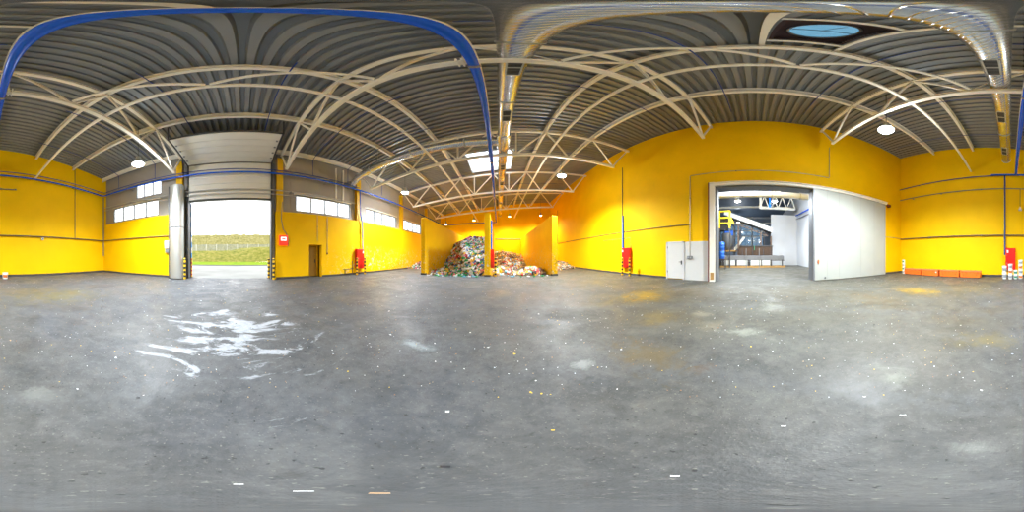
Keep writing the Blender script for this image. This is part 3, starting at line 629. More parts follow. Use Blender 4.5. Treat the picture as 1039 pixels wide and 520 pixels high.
pipe('conduit', arc([(XR-.03, -9.2, 1.6), (XR-.03, -9.2, 2.95), (XR-.03, -11.1, 2.95)], .06), .018, 'galv', 'thin bent conduit between sliding door and back corner', brackets=[((XR-.03, -10.2, 2.95), (XR, -10.2, 2.95))])
pipe('conduit', [(XL+.02, 4.86, 4.2), (XL+.02, 4.86, 2.45)], .014, 'galv', 'thin vertical conduit above the brown door', brackets=[((XL+.02, 4.86, 3.4), (XL, 4.86, 3.4))])
c = pipe('conduit', [(XL+.02, 5.62, 4.2), (XL+.02, 5.62, 1.66)], .014, 'galv', 'thin vertical conduit right of the brown door ending in a red button', brackets=[((XL+.02, 5.62, 3.2), (XL, 5.62, 3.2))])
b = MB(); b.box(XL, XL+.05, 5.57, 5.67, 1.55, 1.66, .01); b.build('button_box', 'dark_red', c)
pipe('conduit', [(-.5, YF-.07, 4.28), (3.75, YF-.07, 4.3)], .06, 'mid_metal', 'grey pipe across the far wall above the low heap', brackets=[((1.5, YF-.07, 4.29), (1.5, YF, 4.29))])
c = pipe('conduit', [(XL+.02, 6.95, .45), (XL+.3, 6.95, .45), (XL+.3, 7.7, .5), (XL+.02, 7.7, .5)], .03, 'conduit_dark', 'bent brown pipe stub low on the gate wall left of the red cabinet')
b = MB(); b.cyl((XL+.2, 7.0, 0), (XL+.2, 7.0, .46), .03); b.build('pipe_leg', 'conduit_dark', c)
b = MB(); b.cyl((XL+.25, 7.65, 0), (XL+.25, 7.65, 1.05), .025); b.build('pipe_leg', 'conduit_dark', c)

# ------------------------------------------------------------------ open overhead gate
g = thing('overhead_gate', 'white sectional gate rolled up under the roof above the open gateway', 'gate', (-9.9, -.8, 5.1))
px = -9.93; y0, y1 = -3.36, 1.74
for k in range(5):
    z = 5.12+k*.54; b = MB(); b.box(px-.04, px+.02, y0, y1, z, z+.53, .008); b.build('gate_panel', 'panel_white', g)
b = MB(); b.box(px-.045, px+.03, y0, y1, 5.06, 5.12); b.build('bottom_seal', 'black', g)
a0 = Vector((px+.12, 0, 7.86)); dirv = Vector((2.75, 0, .27)).normalized(); nv = Vector((-dirv.z, 0, dirv.x))
for k in range(5):
    p = a0 + dirv*(k*.555+.02); q = a0 + dirv*((k+1)*.555)
    b = MB(); b.bar((p.x, (y0+y1)/2, p.z), (q.x, (y0+y1)/2, q.z), y1-y0, .06); b.build('gate_panel', 'panel_white', g)
for y in (y0-.06, y1+.06):
    b = MB(); b.box(px-.03, px+.1, y-.04, y+.04, .0, 7.7); b.tube([(px+.03, y, 7.6), (px+.05, y, 7.78), (px+.2, y, 7.86), (px+3.0, y, 8.13)], .045, 8); b.build('guide_track', 'dark_metal', g)
for k in range(4):
    p = a0 + dirv*(k*.555+.55)
    for y in (y0+.1, y1-.1): b = MB(); b.box(p.x-.06, p.x+.06, y-.05, y+.05, p.z-.06, p.z-.03); b.build('hinge_plate', 'mid_metal', g)
b = MB(); b.cyl((px+2.9, y0-.1, 8.2), (px+2.9, y1+.1, 8.2), .05); b.build('torsion_shaft', 'dark_metal', g)
for y in (y0-.08, y1+.08): b = MB(); b.bar((px+2.9, y, 8.2), (px+2.9, y, dk(px+2.9)), .05); b.build('track_hanger', 'dark_metal', g)
# silver air curtain tower
ac = thing('air_curtain', 'tall silver vertical air curtain tower left of the gate', 'air curtain', (-9.2, -4.0, 0))
def casing(z0, z1):
    pts = [(-9.62, -4.42), (-9.3, -4.42)] + [(-9.3+.22*sin(t)*1.0, -4.0-.42*cos(t)) for t in [i*pi/10 for i in range(1, 10)]] + [(-9.3, -3.58), (-9.62, -3.58)]
    b = MB(); b.prism(pts, 2, z0, z1); return b
casing(.06, 3.2).build('casing', 'satin', ac, smooth=True); casing(3.26, 6.1).build('casing', 'satin', ac, smooth=True)
b = MB(); b.box(-9.6, -9.15, -4.38, -3.62, 3.2, 3.26); b.build('joint_band', 'mid_metal', ac)
b = MB(); b.box(-9.62, -9.3, -4.52, -4.42, 0, 6.1); b.build('nozzle_strip', 'dark_metal', ac)
b = MB(); b.box(-9.6, -9.2, -4.4, -3.6, 0, .06); b.build('foot', 'dark_metal', ac)
b = MB(); b.prism([(-9.27, -3.62), (-9.19, -3.66), (-9.185, -3.655), (-9.265, -3.6)], 2, 3.02, 3.18); b.build('sticker', 'yellow_steel', ac)
b = MB(); b.bar((-9.6, -4.0, 4.6), (GX+.29, -4.0, 4.6), .06); b.build('wall_bracket', 'dark_metal', ac)
cb = thing('control_box', 'grey control box on the yellow wall beside the silver air curtain', 'control box', (XL, -4.75, 1.6))
b = MB(); b.box(XL, XL+.16, -5.0, -4.62, 1.95, 2.45, .015); b.build('box_body', 'grey_panel', cb)
b = MB(); b.box(XL, XL+.12, -4.98, -4.64, 1.66, 1.92, .01); b.build('socket_unit', 'mid_metal', cb)
b = MB(); b.box(XL+.16, XL+.17, -4.95, -4.67, 2.0, 2.4); b.build('box_lid', 'white_plastic', cb)
# red lit sign with its cable
sg = thing('alarm_sign', 'red lit alarm box with a white face on the yellow wall right of the gate', 'sign', (XL, 2.5, 2.1))
b = MB(); b.box(XL, XL+.13, 2.24, 2.78, 2.1, 2.7, .02); b.build('sign_body', 'red_glow', sg)
b = MB(); b.box(XL+.13, XL+.14, 2.33, 2.69, 2.37, 2.6); b.build('sign_face', 'white_glow', sg)
b = MB(); b.box(XL+.14, XL+.143, 2.4, 2.62, 2.45, 2.52); b.build('sign_text', 'red', sg)
b = MB(); b.tube([(XL+.03, 2.45, 4.9), (XL+.05, 2.4, 4.25), (XL+.05, 2.38, 3.7), (XL+.05, 2.5, 3.1), (XL+.05, 2.68, 2.85), (XL+.05, 2.84, 2.5), (XL+.05, 2.8, 2.05)], .022, 8); b.build('cable', 'mid_metal', sg, smooth=True)
# red fire cabinets
def cabinet(label, c0, axis, sgn, w, z0, z1, depth=.24, ph=0):
    """axis = wall normal axis; c0 = wall point (x, y); sgn = into the room"""
    x, y = c0; t = thing('fire_cabinet', label, 'fire cabinet', (x, y, z0), 'red fire cabinets')
    def bx(u0, u1, d0, d1, za, zb, ch=0.):
        b = MB()
        if axis == 0: b.box(x+sgn*d0, x+sgn*d1, y+u0, y+u1, za, zb, ch)
        else: b.box(x+u0, x+u1, y+sgn*d0, y+sgn*d1, za, zb, ch)
        return b
    bx(-w/2, w/2, .015, depth, z0, z1, .012).build('cabinet_body', 'red', t)
    bx(-w/2+.08, w/2-.08, .002, .02, z0+.1, z1-.1).build('wall_mount', 'dark_metal', t)
    zm = z0+(z1-z0)*.52
    d1 = bx(-w/2+.03, w/2-.03, depth, depth+.02, zm+.01, z1-.03, .006).build('cabinet_door', 'red', t)
    d2 = bx(-w/2+.03, w/2-.03, depth, depth+.02, z0+.03, zm-.01, .006).build('cabinet_door', 'red', t)
    bx(w/2-.1, w/2-.06, depth+.02, depth+.05, zm+.2, zm+.3).build('door_handle', 'handle', d1)
    bx(w/2-.1, w/2-.06, depth+.02, depth+.05, zm-.35, zm-.25).build('door_handle', 'handle', d2)
    bx(w/2-.2, w/2-.07, depth+.02, depth+.025, z1-.32, z1-.14).build('white_label', 'white_plastic', d1)
    return t
cabinet('red fire cabinet on the gate wall behind two striped bollards', (XL, 8.48), 0, 1, .78, .47, 1.97)
cabinet('red fire cabinet on the tall yellow wall behind two striped bollards', (XR, 8.76), 0, -1, .85, .54, 2.05)
cabinet('red fire cabinet on the back wall behind the stacked white buckets', (-.02, YB), 1, 1, .66, .5, 1.97)
cabinet('red fire cabinet on the side of the middle bay partition', (-.56, 11.65), 0, 1, .7, .6, 1.9)
# bollards
def bollard(x, y, label, m='haz', h=1.26, r=.075):
    t = thing('bollard', label, 'bollard', (x, y, 0), 'striped safety bollards')
    b = MB(); b.cyl((x, y, .02), (x, y, h), r, 20); o = b.build('post', m, t, smooth=True)
    b = MB(); b.lathe([(r, h), (r*.92, h+.03), (r*.55, h+.055), (.005, h+.06)], (x, y, 0), 20); b.build('cap', 'yellow_steel', t, smooth=True)
    b = MB(); b.box(x-.12, x+.12, y-.12, y+.12, 0, .02); b.build('base_plate', 'dark_metal', t)
bollard(-9.32, 7.9, 'yellow and black bollard left of the red cabinet on the gate wall')
bollard(-9.32, 8.72, 'yellow and black bollard right of the red cabinet on the gate wall')
bollard(8.3, 8.72, 'yellow and black bollard left of the red cabinet on the tall yellow wall')
bollard(8.3, 7.98, 'yellow and black bollard right of the red cabinet on the tall yellow wall')
bollard(-9.4, -3.46, 'yellow and black bollard between the air curtain and the gateway')
bollard(-10.55, -3.42, 'red and yellow bollard at the left edge of the gateway', 'haz_red')
bollard(-10.5, 1.72, 'yellow and black bollard at the right edge of the gateway, outside')
bollard(-9.62, 1.88, 'yellow and black bollard at the gate wall end, right of the gateway')
bollard(-.2, 11.2, 'yellow and black bollard by the red cabinet on the middle partition', h=1.3)
b = MB(); b.cyl((-10.6, -3.62, 0), (-10.6, -3.62, 5.0), .07, 14); 
b = MB(); b.box(-10.55, -10.42, -3.45, -3.36, 1.3, 5.05); tag(b.build('marker_strip', 'blue_dash', loc=(-10.5, -3.4, 1.3)), 'blue and white striped strip on the left gate edge', 'marker strip')
# ------------------------------------------------------------------ sliding door on the right wall
sd = thing('sliding_door', 'huge pale sliding door pushed right of the hall opening', 'sliding door', (8.6, -6.1, 0))
b = MB(); b.box(8.62, 8.74, -8.98, -3.32, .03, 5.5, .01); b.build('door_leaf', 'slide_white', sd)
b = MB()
for y in (-4.15, -4.95, -6.62, -7.8): b.box(8.612, 8.63, y-.008, y+.008, .05, 5.48)
b.build('panel_joint', 'seam', sd)
b = MB(); b.box(8.6, 8.76, -3.36, -3.27, .03, 5.5); b.build('edge_profile', 'mid_metal', sd)
b = MB(); b.box(8.57, 8.615, -3.62, -3.52, 1.0, 1.22, .01); b.build('pull_handle', 'orange_top', sd)
b = MB(); b.box(8.58, 8.62, -4.05, -3.95, .12, .2, .01); b.build('floor_bolt', 'dark_metal', sd)
b = MB(); b.bar((8.68, -9.15, 5.6), (8.68, 2.44, 5.6), .14, .17); b.bar((8.62, -9.15, 5.68), (8.62, 2.44, 5.68), .2, .03); b.build('top_rail', 'cream', sd)
for y in (-4.2, -6.1, -8.2): b = MB(); b.box(8.64, 8.7, y-.08, y+.08, 5.44, 5.54); b.build('roller_hanger', 'dark_metal', sd)
for y in (-8.8, -6, -1, 1.8): b = MB(); b.box(8.7, XR-.003, y-.06, y+.06, 5.55, 5.68); b.build('rail_bracket', 'cream', sd)
mo = thing('door_motor', 'small dark motor at the right end of the sliding door rail', 'motor', (8.65, -9.35, 5.3))
b = MB(); b.cyl((8.62, -9.18, 5.5), (8.62, -9.5, 5.5), .1, 14); b.build('motor_body', 'dark_red', mo, smooth=True)
b = MB(); b.box(8.62, XR-.003, -9.6, -9.45, 5.4, 5.6, .01); b.build('wall_mount', 'black', mo)

# ------------------------------------------------------------------ orange crates and buckets at the back wall
def crate(x0, x1, label, plate):
    ya, yb = -10.25, -10.85; h = .46
    t = thing('plastic_crate', label, 'crate', ((x0+x1)/2, (ya+yb)/2, 0), 'long orange crates along the back wall')
    b = MB(); b.prism([(ya, 0.03), (ya+.012, h-.06), (yb-.012, h-.06), (yb, 0.03)][::1], 0, x0+.01, x1-.01); b.build('crate_body', 'orange', t)
    b = MB(); b.box(x0-.005, x1+.005, yb-.02, ya+.02, h-.06, h, .012); b.build('crate_lid', 'orange_top', t)
    for x in (x0+.08, x1-.18):
        b = MB(); b.box(x, x+.1, yb+.05, ya-.05, 0, .03); b.build('runner', 'black', t)
    for k in range(5): b = MB(); x = x0+.15+(x1-x0-.3)*k/4; b.box(x-.03, x+.03, ya+.0, ya+.03, h-.115, h-.09); b.build('lid_clip', 'dark_red', t)
    for x in (x0+.25, x1-.25): b = MB(); b.cyl((x, ya-.01, .2), (x, ya+.02, .2), .025, 12); b.build('drain_plug', 'dark_red', t)
    if plate:
        b = MB(); b.box(x0+.12, x0+.22, ya+.0, ya+.018, .26, .34); b.build('white_label', 'white_plastic', t)
crate(6.3, 7.8, 'orange lidded crate at the corner end, beside the bucket tower', False)
crate(4.85, 6.22, 'orange lidded crate with a small white label, second from the corner', True)
crate(3.34, 4.75, 'orange lidded crate, third from the corner', False)
crate(1.92, 3.27, 'orange lidded crate nearest the red cabinet', False)
def bucket(x, y, z, label, r=.14, h=.3, band='grey_label', lid=True, group=None):
    t = thing('plastic_bucket', label, 'bucket', (x, y, z), group)
    b = MB(); b.lathe([(r*.86, 0), (r*.87, .004), (r*.985, h*.88), (r, h*.88), (r, h*.94), (r*.97, h*.97)], (x, y, z), 20); b.build('bucket_body', 'white_plastic', t, smooth=True)
    b = MB(); b.lathe([(r*1.03, h*.94), (r*1.04, h*.995), (r*.98, h), (.01, h)], (x, y, z), 20); b.build('lid', 'white_plastic', t, smooth=True)
    b = MB(); n = 10
    for k in range(n):
        a = -.9+1.8*k/n + pi/2; a2 = -.9+1.8*(k+1)/n + pi/2
        q = lambda A, rr, zz: (x+rr*cos(A), y+rr*sin(A), z+zz)
        b.add([q(a, r*.94+.003, h*.22), q(a2, r*.94+.003, h*.22), q(a2, r*.985+.004, h*.68), q(a, r*.985+.004, h*.68)], [(0,1,2,3)])
    b.build('paper_label', band, t)
    b = MB(); b.tube([(x-r*1.05, y, z+h*.86), (x-r*.9, y+r*.75, z+h*.62), (x, y+r*1.12, z+h*.5), (x+r*.9, y+r*.75, z+h*.62), (x+r*1.05, y, z+h*.86)], .006, 6); b.build('wire_handle', 'handle', t)
G_ = 'white buckets stacked at the back wall'
pos = ['bottom', 'second', 'third', 'top']
def stack(x, y, n, where, h, bands, r=.14):
    nm = {1: ['only'], 2: ['bottom', 'top'], 3: ['bottom', 'middle', 'top'], 4: ['bottom', 'second', 'third', 'top']}[n]
    for k in range(n): bucket(x+random.uniform(-.008, .008), y, k*h, 'white lidded bucket, %s of the %s' % (nm[k], where), r, h, bands[k % len(bands)], group=G_)
stack(.37, -10.15, 2, 'two-high stack right of the crates under the blue riser', .41, ['grey_label'], .145)
stack(.0, -10.12, 3, 'three-high stack in front of the red cabinet', .315, ['grey_label', 'orange_label'], .14)
stack(-.64, -10.2, 4, 'four-high stack left of the green-labelled pair', .30, ['orange_label', 'grey_label'], .14)
for k, nm in enumerate(('lower', 'upper')): bucket(-.33, -10.18, k*.28, '%s bucket with green label between two white stacks' % nm, .125, .28, 'green_label', group=G_)
stack(8.1, -10.55, 4, 'tower in the corner beyond the orange crates', .285, ['grey_label', 'green_label'], .12)
bucket(-1.18, -10.15, 0, 'single large white bucket with orange label standing alone by the back wall', .18, .4, 'orange_label')
cm = thing('wall_camera', 'small white box camera on the back wall pipe', 'camera', (-3.98, -11.0, 2.7))
b = MB(); b.box(-4.06, -3.9, -11.12, -10.98, 2.58, 2.74, .02); b.build('camera_body', 'white_plastic', cm)
b = MB(); b.cyl((-3.98, -10.98, 2.66), (-3.98, -10.95, 2.66), .04, 14); b.build('lens', 'black', cm)
b = MB(); b.box(-4.0, -3.96, YB, -11.1, 2.68, 2.73); b.build('bracket', 'mid_metal', cm)
ps = thing('hanging_sensor', 'small sensor head hanging from a rod on the back wall', 'sensor', (-.67, -11.0, 5.0))
b = MB(); b.cyl((-.67, -11.05, 6.3), (-.67, -11.05, 4.85), .02, 8); b.build('rod', 'conduit_dark', ps)
b = MB(); b.lathe([(.05, .0), (.11, .02), (.12, .1), (.07, .18), (.03, .3)], (-.67, -11.05, 4.58), 14); b.build('sensor_head', 'grey_panel', ps, smooth=True)
b = MB(); b.bar((-.67, -11.05, 6.2), (-.67, YB, 6.2), .03); b.build('bracket', 'mid_metal', ps)

# ------------------------------------------------------------------ lamps
def lampthing(x, y, z, label, warm=False):
    t = thing('high_bay_lamp' if not warm else 'pendant_lamp', label, 'lamp', (x, y, z))
    r = .32 if not warm else .2
    b = MB(); b.lathe([(r, 0), (r*.97, .05), (r*.75, .2), (r*.42, .3), (r*.4, .48), (.03, .52)], (x, y, z), 24); b.build('reflector', 'galv' if not warm else 'mid_metal', t, smooth=True)
    b = MB(); b.lathe([(.01, -.07), (r*.5, -.055), (r*.85, -.02), (r*.9, .015)], (x, y, z), 24); b.build('lamp_glass', 'lamp_warm' if warm else 'lamp_glow', t, smooth=True)
    b = MB(); b.cyl((x, y, z+.5), (x, y, dk(x)+.02), .014, 8); b.build('hanger_rod', 'dark_metal', t)
    return t
LAMPS = [(-6.3, -4.68, 6.38, 'bright white lamp left of the gate near the upper window'), (4.15, -4.35, 7.3, 'bright white lamp above the sliding door'), (-7.25, 11.25, 6.9, 'bright white lamp near the duct end on the gate side'), (4.3, 10.5, 7.5, 'bright white lamp over the right bay partition')]
for x, y, z, l in LAMPS: lampthing(x, y, z, l)
WARM = [(-8.15, 6.5, 'far left hanging lamp with warm light, near the gate wall'), (-3.67, 6.9, 'hanging warm lamp over the tall heap'), (1.69, 7.48, 'hanging warm lamp over the low heap'), (6.52, 7.84, 'far right hanging lamp with warm light, near the tall yellow wall')]
for x, z, l in WARM: lampthing(x, 24.5, z, l, True)
def light(typ, name, loc, power, col, size=.25, spot=None, rot=(0,0,0)):
    l = bpy.data.lights.new(name, typ); l.energy = power; l.color = col
    if typ == 'SPOT': l.spot_size = radians(spot); l.spot_blend = 1.; l.shadow_soft_size = size
    elif typ == 'POINT': l.shadow_soft_size = size
    o = bpy.data.objects.new(name, l); C.objects.link(o); o.location = loc; o.rotation_euler = rot; return o
KL = 1.0
for i, (x, y, z, l) in enumerate(LAMPS): light('SPOT', 'high_bay_light', (x, y, z-.35), (4600 if x < 0 else 7600)*KL, (.86, .94, 1),   .3, 158); light('POINT', 'high_bay_spill', (x, y, z-.3), 260*KL, (.88, .95, 1), .3)
for x, z, l in WARM: light('SPOT', 'pendant_light', (x, 24.5, z-.3), 2400*KL, (1, .76, .40), .25, 165)

# ------------------------------------------------------------------ waste heaps
def smooth01(t): t = max(0, min(1, t)); return t*t*(3-2*t)
def piece(b, p, s, rnd, pal):
    """one bit of crumpled packaging"""
    b.cur = rnd.choice(pal)
    R = Matrix.Rotation(rnd.uniform(0, 6.28), 3, 'Z') @ Matrix.Rotation(rnd.uniform(-1.4, 1.4), 3, 'X') @ Matrix.Rotation(rnd.uniform(-1, 1), 3, 'Y')
    p = Vector(p); k = rnd.random()
    if k < .4:                              # bottle
        r = s*.24; n = 6; prof = [(r*.8, -s*.5), (r, -s*.4), (r, s*.2), (r*.35, s*.42), (r*.35, s*.5)]
        vs = [p + R @ Vector((q*cos(2*pi*j/n), q*sin(2*pi*j/n), z)) for q, z in prof for j in range(n)]
        b.add(vs, [(i*n+j, i*n+(j+1) % n, (i+1)*n+(j+1) % n, (i+1)*n+j) for i in range(4) for j in range(n)] + [tuple(range(n))[::-1], tuple(range(4*n, 5*n))])
    elif k < .72:                           # crushed carton
        d = (s*rnd.uniform(.35, .6), s*rnd.uniform(.25, .45), s*rnd.uniform(.08, .3))
        vs = [p + R @ Vector((i*d[0]*rnd.uniform(.7, 1.1), j*d[1]*rnd.uniform(.7, 1.1), l*d[2]*rnd.uniform(.6, 1.2))) for l in (-1, 1) for j in (-1, 1) for i in (-1, 1)]
        b.add(vs, [(0,2,3,1),(4,5,7,6),(0,1,5,4),(1,3,7,5),(3,2,6,7),(2,0,4,6)])
    else:                                   # bag: wrinkled blob
        n = 7; rings = []
        for i in range(1, 4):
            t = pi*i/4
            rings += [p + R @ Vector((s*.45*sin(t)*cos(2*pi*j/n)*rnd.uniform(.65, 1.2), s*.4*sin(t)*sin(2*pi*j/n)*rnd.uniform(.65, 1.2), s*.3*cos(t))) for j in range(n)]
        vs = rings + [p+R @ Vector((0, 0, s*.32)), p+R @ Vector((0, 0, -s*.32))]
        fs = [(i*n+j, i*n+(j+1) % n, (i+1)*n+(j+1) % n, (i+1)*n+j) for i in range(2) for j in range(n)]
        fs += [(3*n, (j+1) % n, j) for j in range(n)] + [(3*n+1, 2*n+j, 2*n+(j+1) % n) for j in range(n)]
        b.add(vs, fs)
MIX = [0,0,0,0,1,1,2,3,4,4,5,5,6,7,7,8,9,10]; EARTH = [0,0,1,3,4,5,5,5,6,6,6,6,7,8,8,8,8,9]
def heap(name, label, x0, x1, y0, y1, hf, count, smin, smax, seed, pal=MIX):
    rnd = random.Random(seed); b = MB(); b.cur = 11
    nx, ny = 40, 60; o = len(b.v)
    for j in range(ny+1):
        for i in range(nx+1):
            x = x0+(x1-x0)*i/nx; y = y0+(y1-y0)*j/ny; h = hf(x, y)
            b.v.append((x, y, max(.0, h-.05)+(rnd.uniform(-.06, .06) if h > .12 else 0)+.004))
    for j in range(ny):
        for i in range(nx):
            q = [o+j*(nx+1)+i, o+j*(nx+1)+i+1, o+(j+1)*(nx+1)+i+1, o+(j+1)*(nx+1)+i]
            if max(b.v[k][2] for k in q) > .03: b.face(q)
    n = 0
    while n < count:
        x = rnd.uniform(x0+.12, x1-.12); y = y0 + (y1-y0)*rnd.random()**1.35; h = hf(x, y)
        if h < .02: continue
        s = rnd.uniform(smin, smax)*(.75 if h < .3 else 1)
        piece(b, (x, y, h+s*.05), s, rnd, pal); n += 1
    b.v = [(min(max(x, x0), x1), min(max(y, y0), YF-.01), max(z, .002)) for x, y, z in b.v]
    return tag(b.build(name, HEAP_M+[M['heap_base']]), label, 'waste heap', kind='stuff')
def h_big(x, y):
    # flat top reaching the partitions, steep face, thin skirt spilled in front; the face lies farther back on the gate side
    u = (x+5.36)/4.4; f = 14.5 - 1.8*smooth01(u*1.25) + .35*sin(x*2.3)
    t = (y-f)/(5.2-1.0*u)
    face = 2.95*t if 0 < t < 1 else (2.95 if t >= 1 else 0)
    lip = .36*smooth01((y-11.35-.3*sin(x*3))/1.0)*(.35+.65*smooth01(u*3))
    return max(0, face + lip + .10*sin(x*3.1+y*2.3)*smooth01(t*3)) if y > 11.2 else 0
heap('waste_heap', 'tall steep heap of mixed bottles and packaging between left and middle partitions', -5.33, -.98, 11.2, 26.8, h_big, 4600, .2, .55, 3)
def h_low(x, y):
    u = (x+.55)/4.3
    back = 2.1*smooth01((y-18.5+1.6*sin(x*1.3))/6.5)*(1-.25*u)
    lip = (.32*smooth01((y-11.6-.4*sin(x*2.2))/.8)*(1-smooth01((y-13.2)/1.2)))*(.75+.5*sin(x*2.6+1))
    side = .22*smooth01((x-2.9)/.9)*smooth01((y-12)/1.5)*(1-smooth01((y-17)/2))
    return max(0, back+lip+side)
heap('waste_heap', 'lower ochre heap of loose waste between middle and right partitions', -.52, 3.76, 11.55, 26.8, h_low, 2300, .2, .5, 5, EARTH)
def h_right(x, y): return max(0, 1.25*smooth01((y-13.8-.45*(x-4.3)*1.2)/4.5)*(1-.12*(x-4.3)) - .02)
heap('waste_heap', 'small heap of waste behind the right partition at the tall yellow wall', 4.26, 8.85, 12.5, 26.5, h_right, 1500, .15, .4, 9, EARTH)
def h_left(x, y): return max(0, .75*smooth01((y-15.0-.3*sin(x*2))/4)-.02)
heap('waste_heap', 'low strewn heap of waste between the gate wall and left partition', -9.72, -5.75, 14.0, 26.5, h_left, 1000, .15, .4, 11)
# loose bottles and bags at the foot of the tall and low heaps
def bottle_mesh(col, name):
    b = MB(); b.tube([(-.13,0,.045),(-.12,0,.045),(.05,0,.045),(.1,0,.045),(.12,0,.045),(.15,0,.045)], [.03,.045,.045,.02,.018,.018], 10)
    o = b.build(name, HEAP_M[col], smooth=True); return o
rnd = random.Random(21); first = {}
FL = [('plastic_bottle', 'bottle', 4, 'green plastic bottle lying at the foot of the heaps'), ('plastic_bottle', 'bottle', 9, 'pale blue plastic bottle lying at the foot of the heaps'), ('plastic_bottle', 'bottle', 0, 'white plastic bottle lying at the foot of the heaps')]
spots = []
for k in range(24):
    nm, cat, col, lab = FL[k % 3]
    while True:
        x = rnd.uniform(-5.0, -1.25) if k < 15 else rnd.uniform(.2, 3.5); y = rnd.uniform(10.6, 11.0) if k < 15 else rnd.uniform(10.8, 11.35)
        if all((x-a)**2+(y-b_)**2 > .33**2 for a, b_ in spots): break
    spots.append((x, y))
    if k % 3 not in first: o = bottle_mesh(col, nm); first[k % 3] = o
    else: o = first[k % 3].copy(); C.objects.link(o)
    o.location = (x, y, 0); o.rotation_euler = (0, 0, rnd.uniform(0, 6.28))
    tag(o, lab, cat, ['green', 'pale blue', 'white'][k % 3]+' bottles at the foot of the heaps')
# floor crumbs: uncountable flecks
rnd = random.Random(33); b = MB()
for k in range(7500):
    r = 1.2 + 10.5*rnd.random()**.8; a = rnd.uniform(0, 6.28); x, y = r*cos(a), r*sin(a)
    if not (-9.2 < x < 8.2 and -9.8 < y < 10.8): continue
    b.cur = rnd.choice([0,0,0,1,7,7,7,7,8,8,6,6,5]); s = rnd.uniform(.0022, .009)*(1+.13*r)*(1 if rnd.random() < .93 else 2)
    t = rnd.uniform(0, 6.28); el = rnd.uniform(.4, 1)
    vs = [(x+s*cos(t+q)*(1 if i % 2 else el)*rnd.uniform(.6, 1.2), y+s*sin(t+q)*(1 if i % 2 else el)*rnd.uniform(.6, 1.2)) for i, q in enumerate((0, 1.3, 2.4, 3.6, 4.9))]
    h = .002+s*.25; n = 5
    b.add([(p, q, .0005) for p, q in vs] + [(p, q, h*rnd.uniform(.5, 1.3)) for p, q in vs], [tuple(range(n))[::-1], tuple(range(n, 2*n))] + [(i, (i+1) % n, n+(i+1) % n, n+i) for i in range(n)])
tag(b.build('floor_litter', HEAP_M), 'scattered crumbs of paper and plastic over the concrete floor', 'litter', kind='stuff')
def scrap(x, y, s, m, label, rot=0., el=.45):
    """a torn, slightly curled scrap with thickness"""
    b = MB(); n = 6; rr = random.Random(int(abs(x*977+y*331)*10))
    top = []; 
    for j in range(5):
        for i in range(n):
            u = (i/(n-1)-.5)*2*s; v = (j/4-.5)*2*s*el
            u += rr.uniform(-.06, .06)*s; v += rr.uniform(-.08, .08)*s
            z = .004+abs(u)**2/s*.35+rr.uniform(0, .12)*s*.4
            top.append((x+u*cos(rot)-v*sin(rot), y+u*sin(rot)+v*cos(rot), z))
    vs = top + [(p, q, max(.0005, z-.004)) for p, q, z in top]; N_ = len(top)
    fs = [(j*n+i, j*n+i+1, (j+1)*n+i+1, (j+1)*n+i) for j in range(4) for i in range(n-1)]
    fs += [tuple(N_+k for k in f[::-1]) for f in fs]
    edge = [i for i in range(n)] + [j*n+n-1 for j in range(1, 5)] + [4*n+i for i in range(n-2, -1, -1)] + [j*n for j in range(3, 0, -1)]
    fs += [(edge[k], edge[(k+1) % len(edge)], N_+edge[(k+1) % len(edge)], N_+edge[k]) for k in range(len(edge))]
    b.add(vs, fs); return tag(b.build('scrap', m, loc=(x, y, 0), smooth=True), label, 'scrap')
def at_floor(px, py):
    a = radians((px-505.6)*360/1039); e = radians((260-py)*180/520); d = -H/tan(e); return d*sin(a), d*cos(a)
for px_, py_, s, m, l, el in ((561, 437, .022, HEAP_M[5], 'orange yellow scrap on the bare floor below the low heap', .5), (385, 501, .014, HEAP_M[8], 'tan scrap on the floor almost under the camera, gate side', .5),
     (308, 499, .015, HEAP_M[0], 'long white sliver on the floor near the camera, gate side', .25), (242, 492, .01, HEAP_M[0], 'small white flake on the floor straight below the gate', .4),
     (685, 483, .012, HEAP_M[0], 'white flake on the floor near the camera below the opening', .5), (916, 422, .045, HEAP_M[0], 'crumpled white paper scrap on the floor below the sliding door', .4),
     (877, 403, .03, HEAP_M[0], 'small white paper bit on the floor towards the sliding door', .4), (795, 433, .03, HEAP_M[0], 'white torn strip on the floor below the hall opening', .3),
     (454, 418, .03, HEAP_M[0], 'white round flake on the floor below the left partition', .8), (140, 404, .03, HEAP_M[7], 'dark lump on the floor below the air curtain', .7), (452, 474, .016, HEAP_M[7], 'dark brown lump on the floor near the camera under the left partition', .8)):
    x, y = at_floor(px_, py_); scrap(x, y, s*(.8 if s < .02 else .42), m, l, atan2(y, x)+pi/2, el)

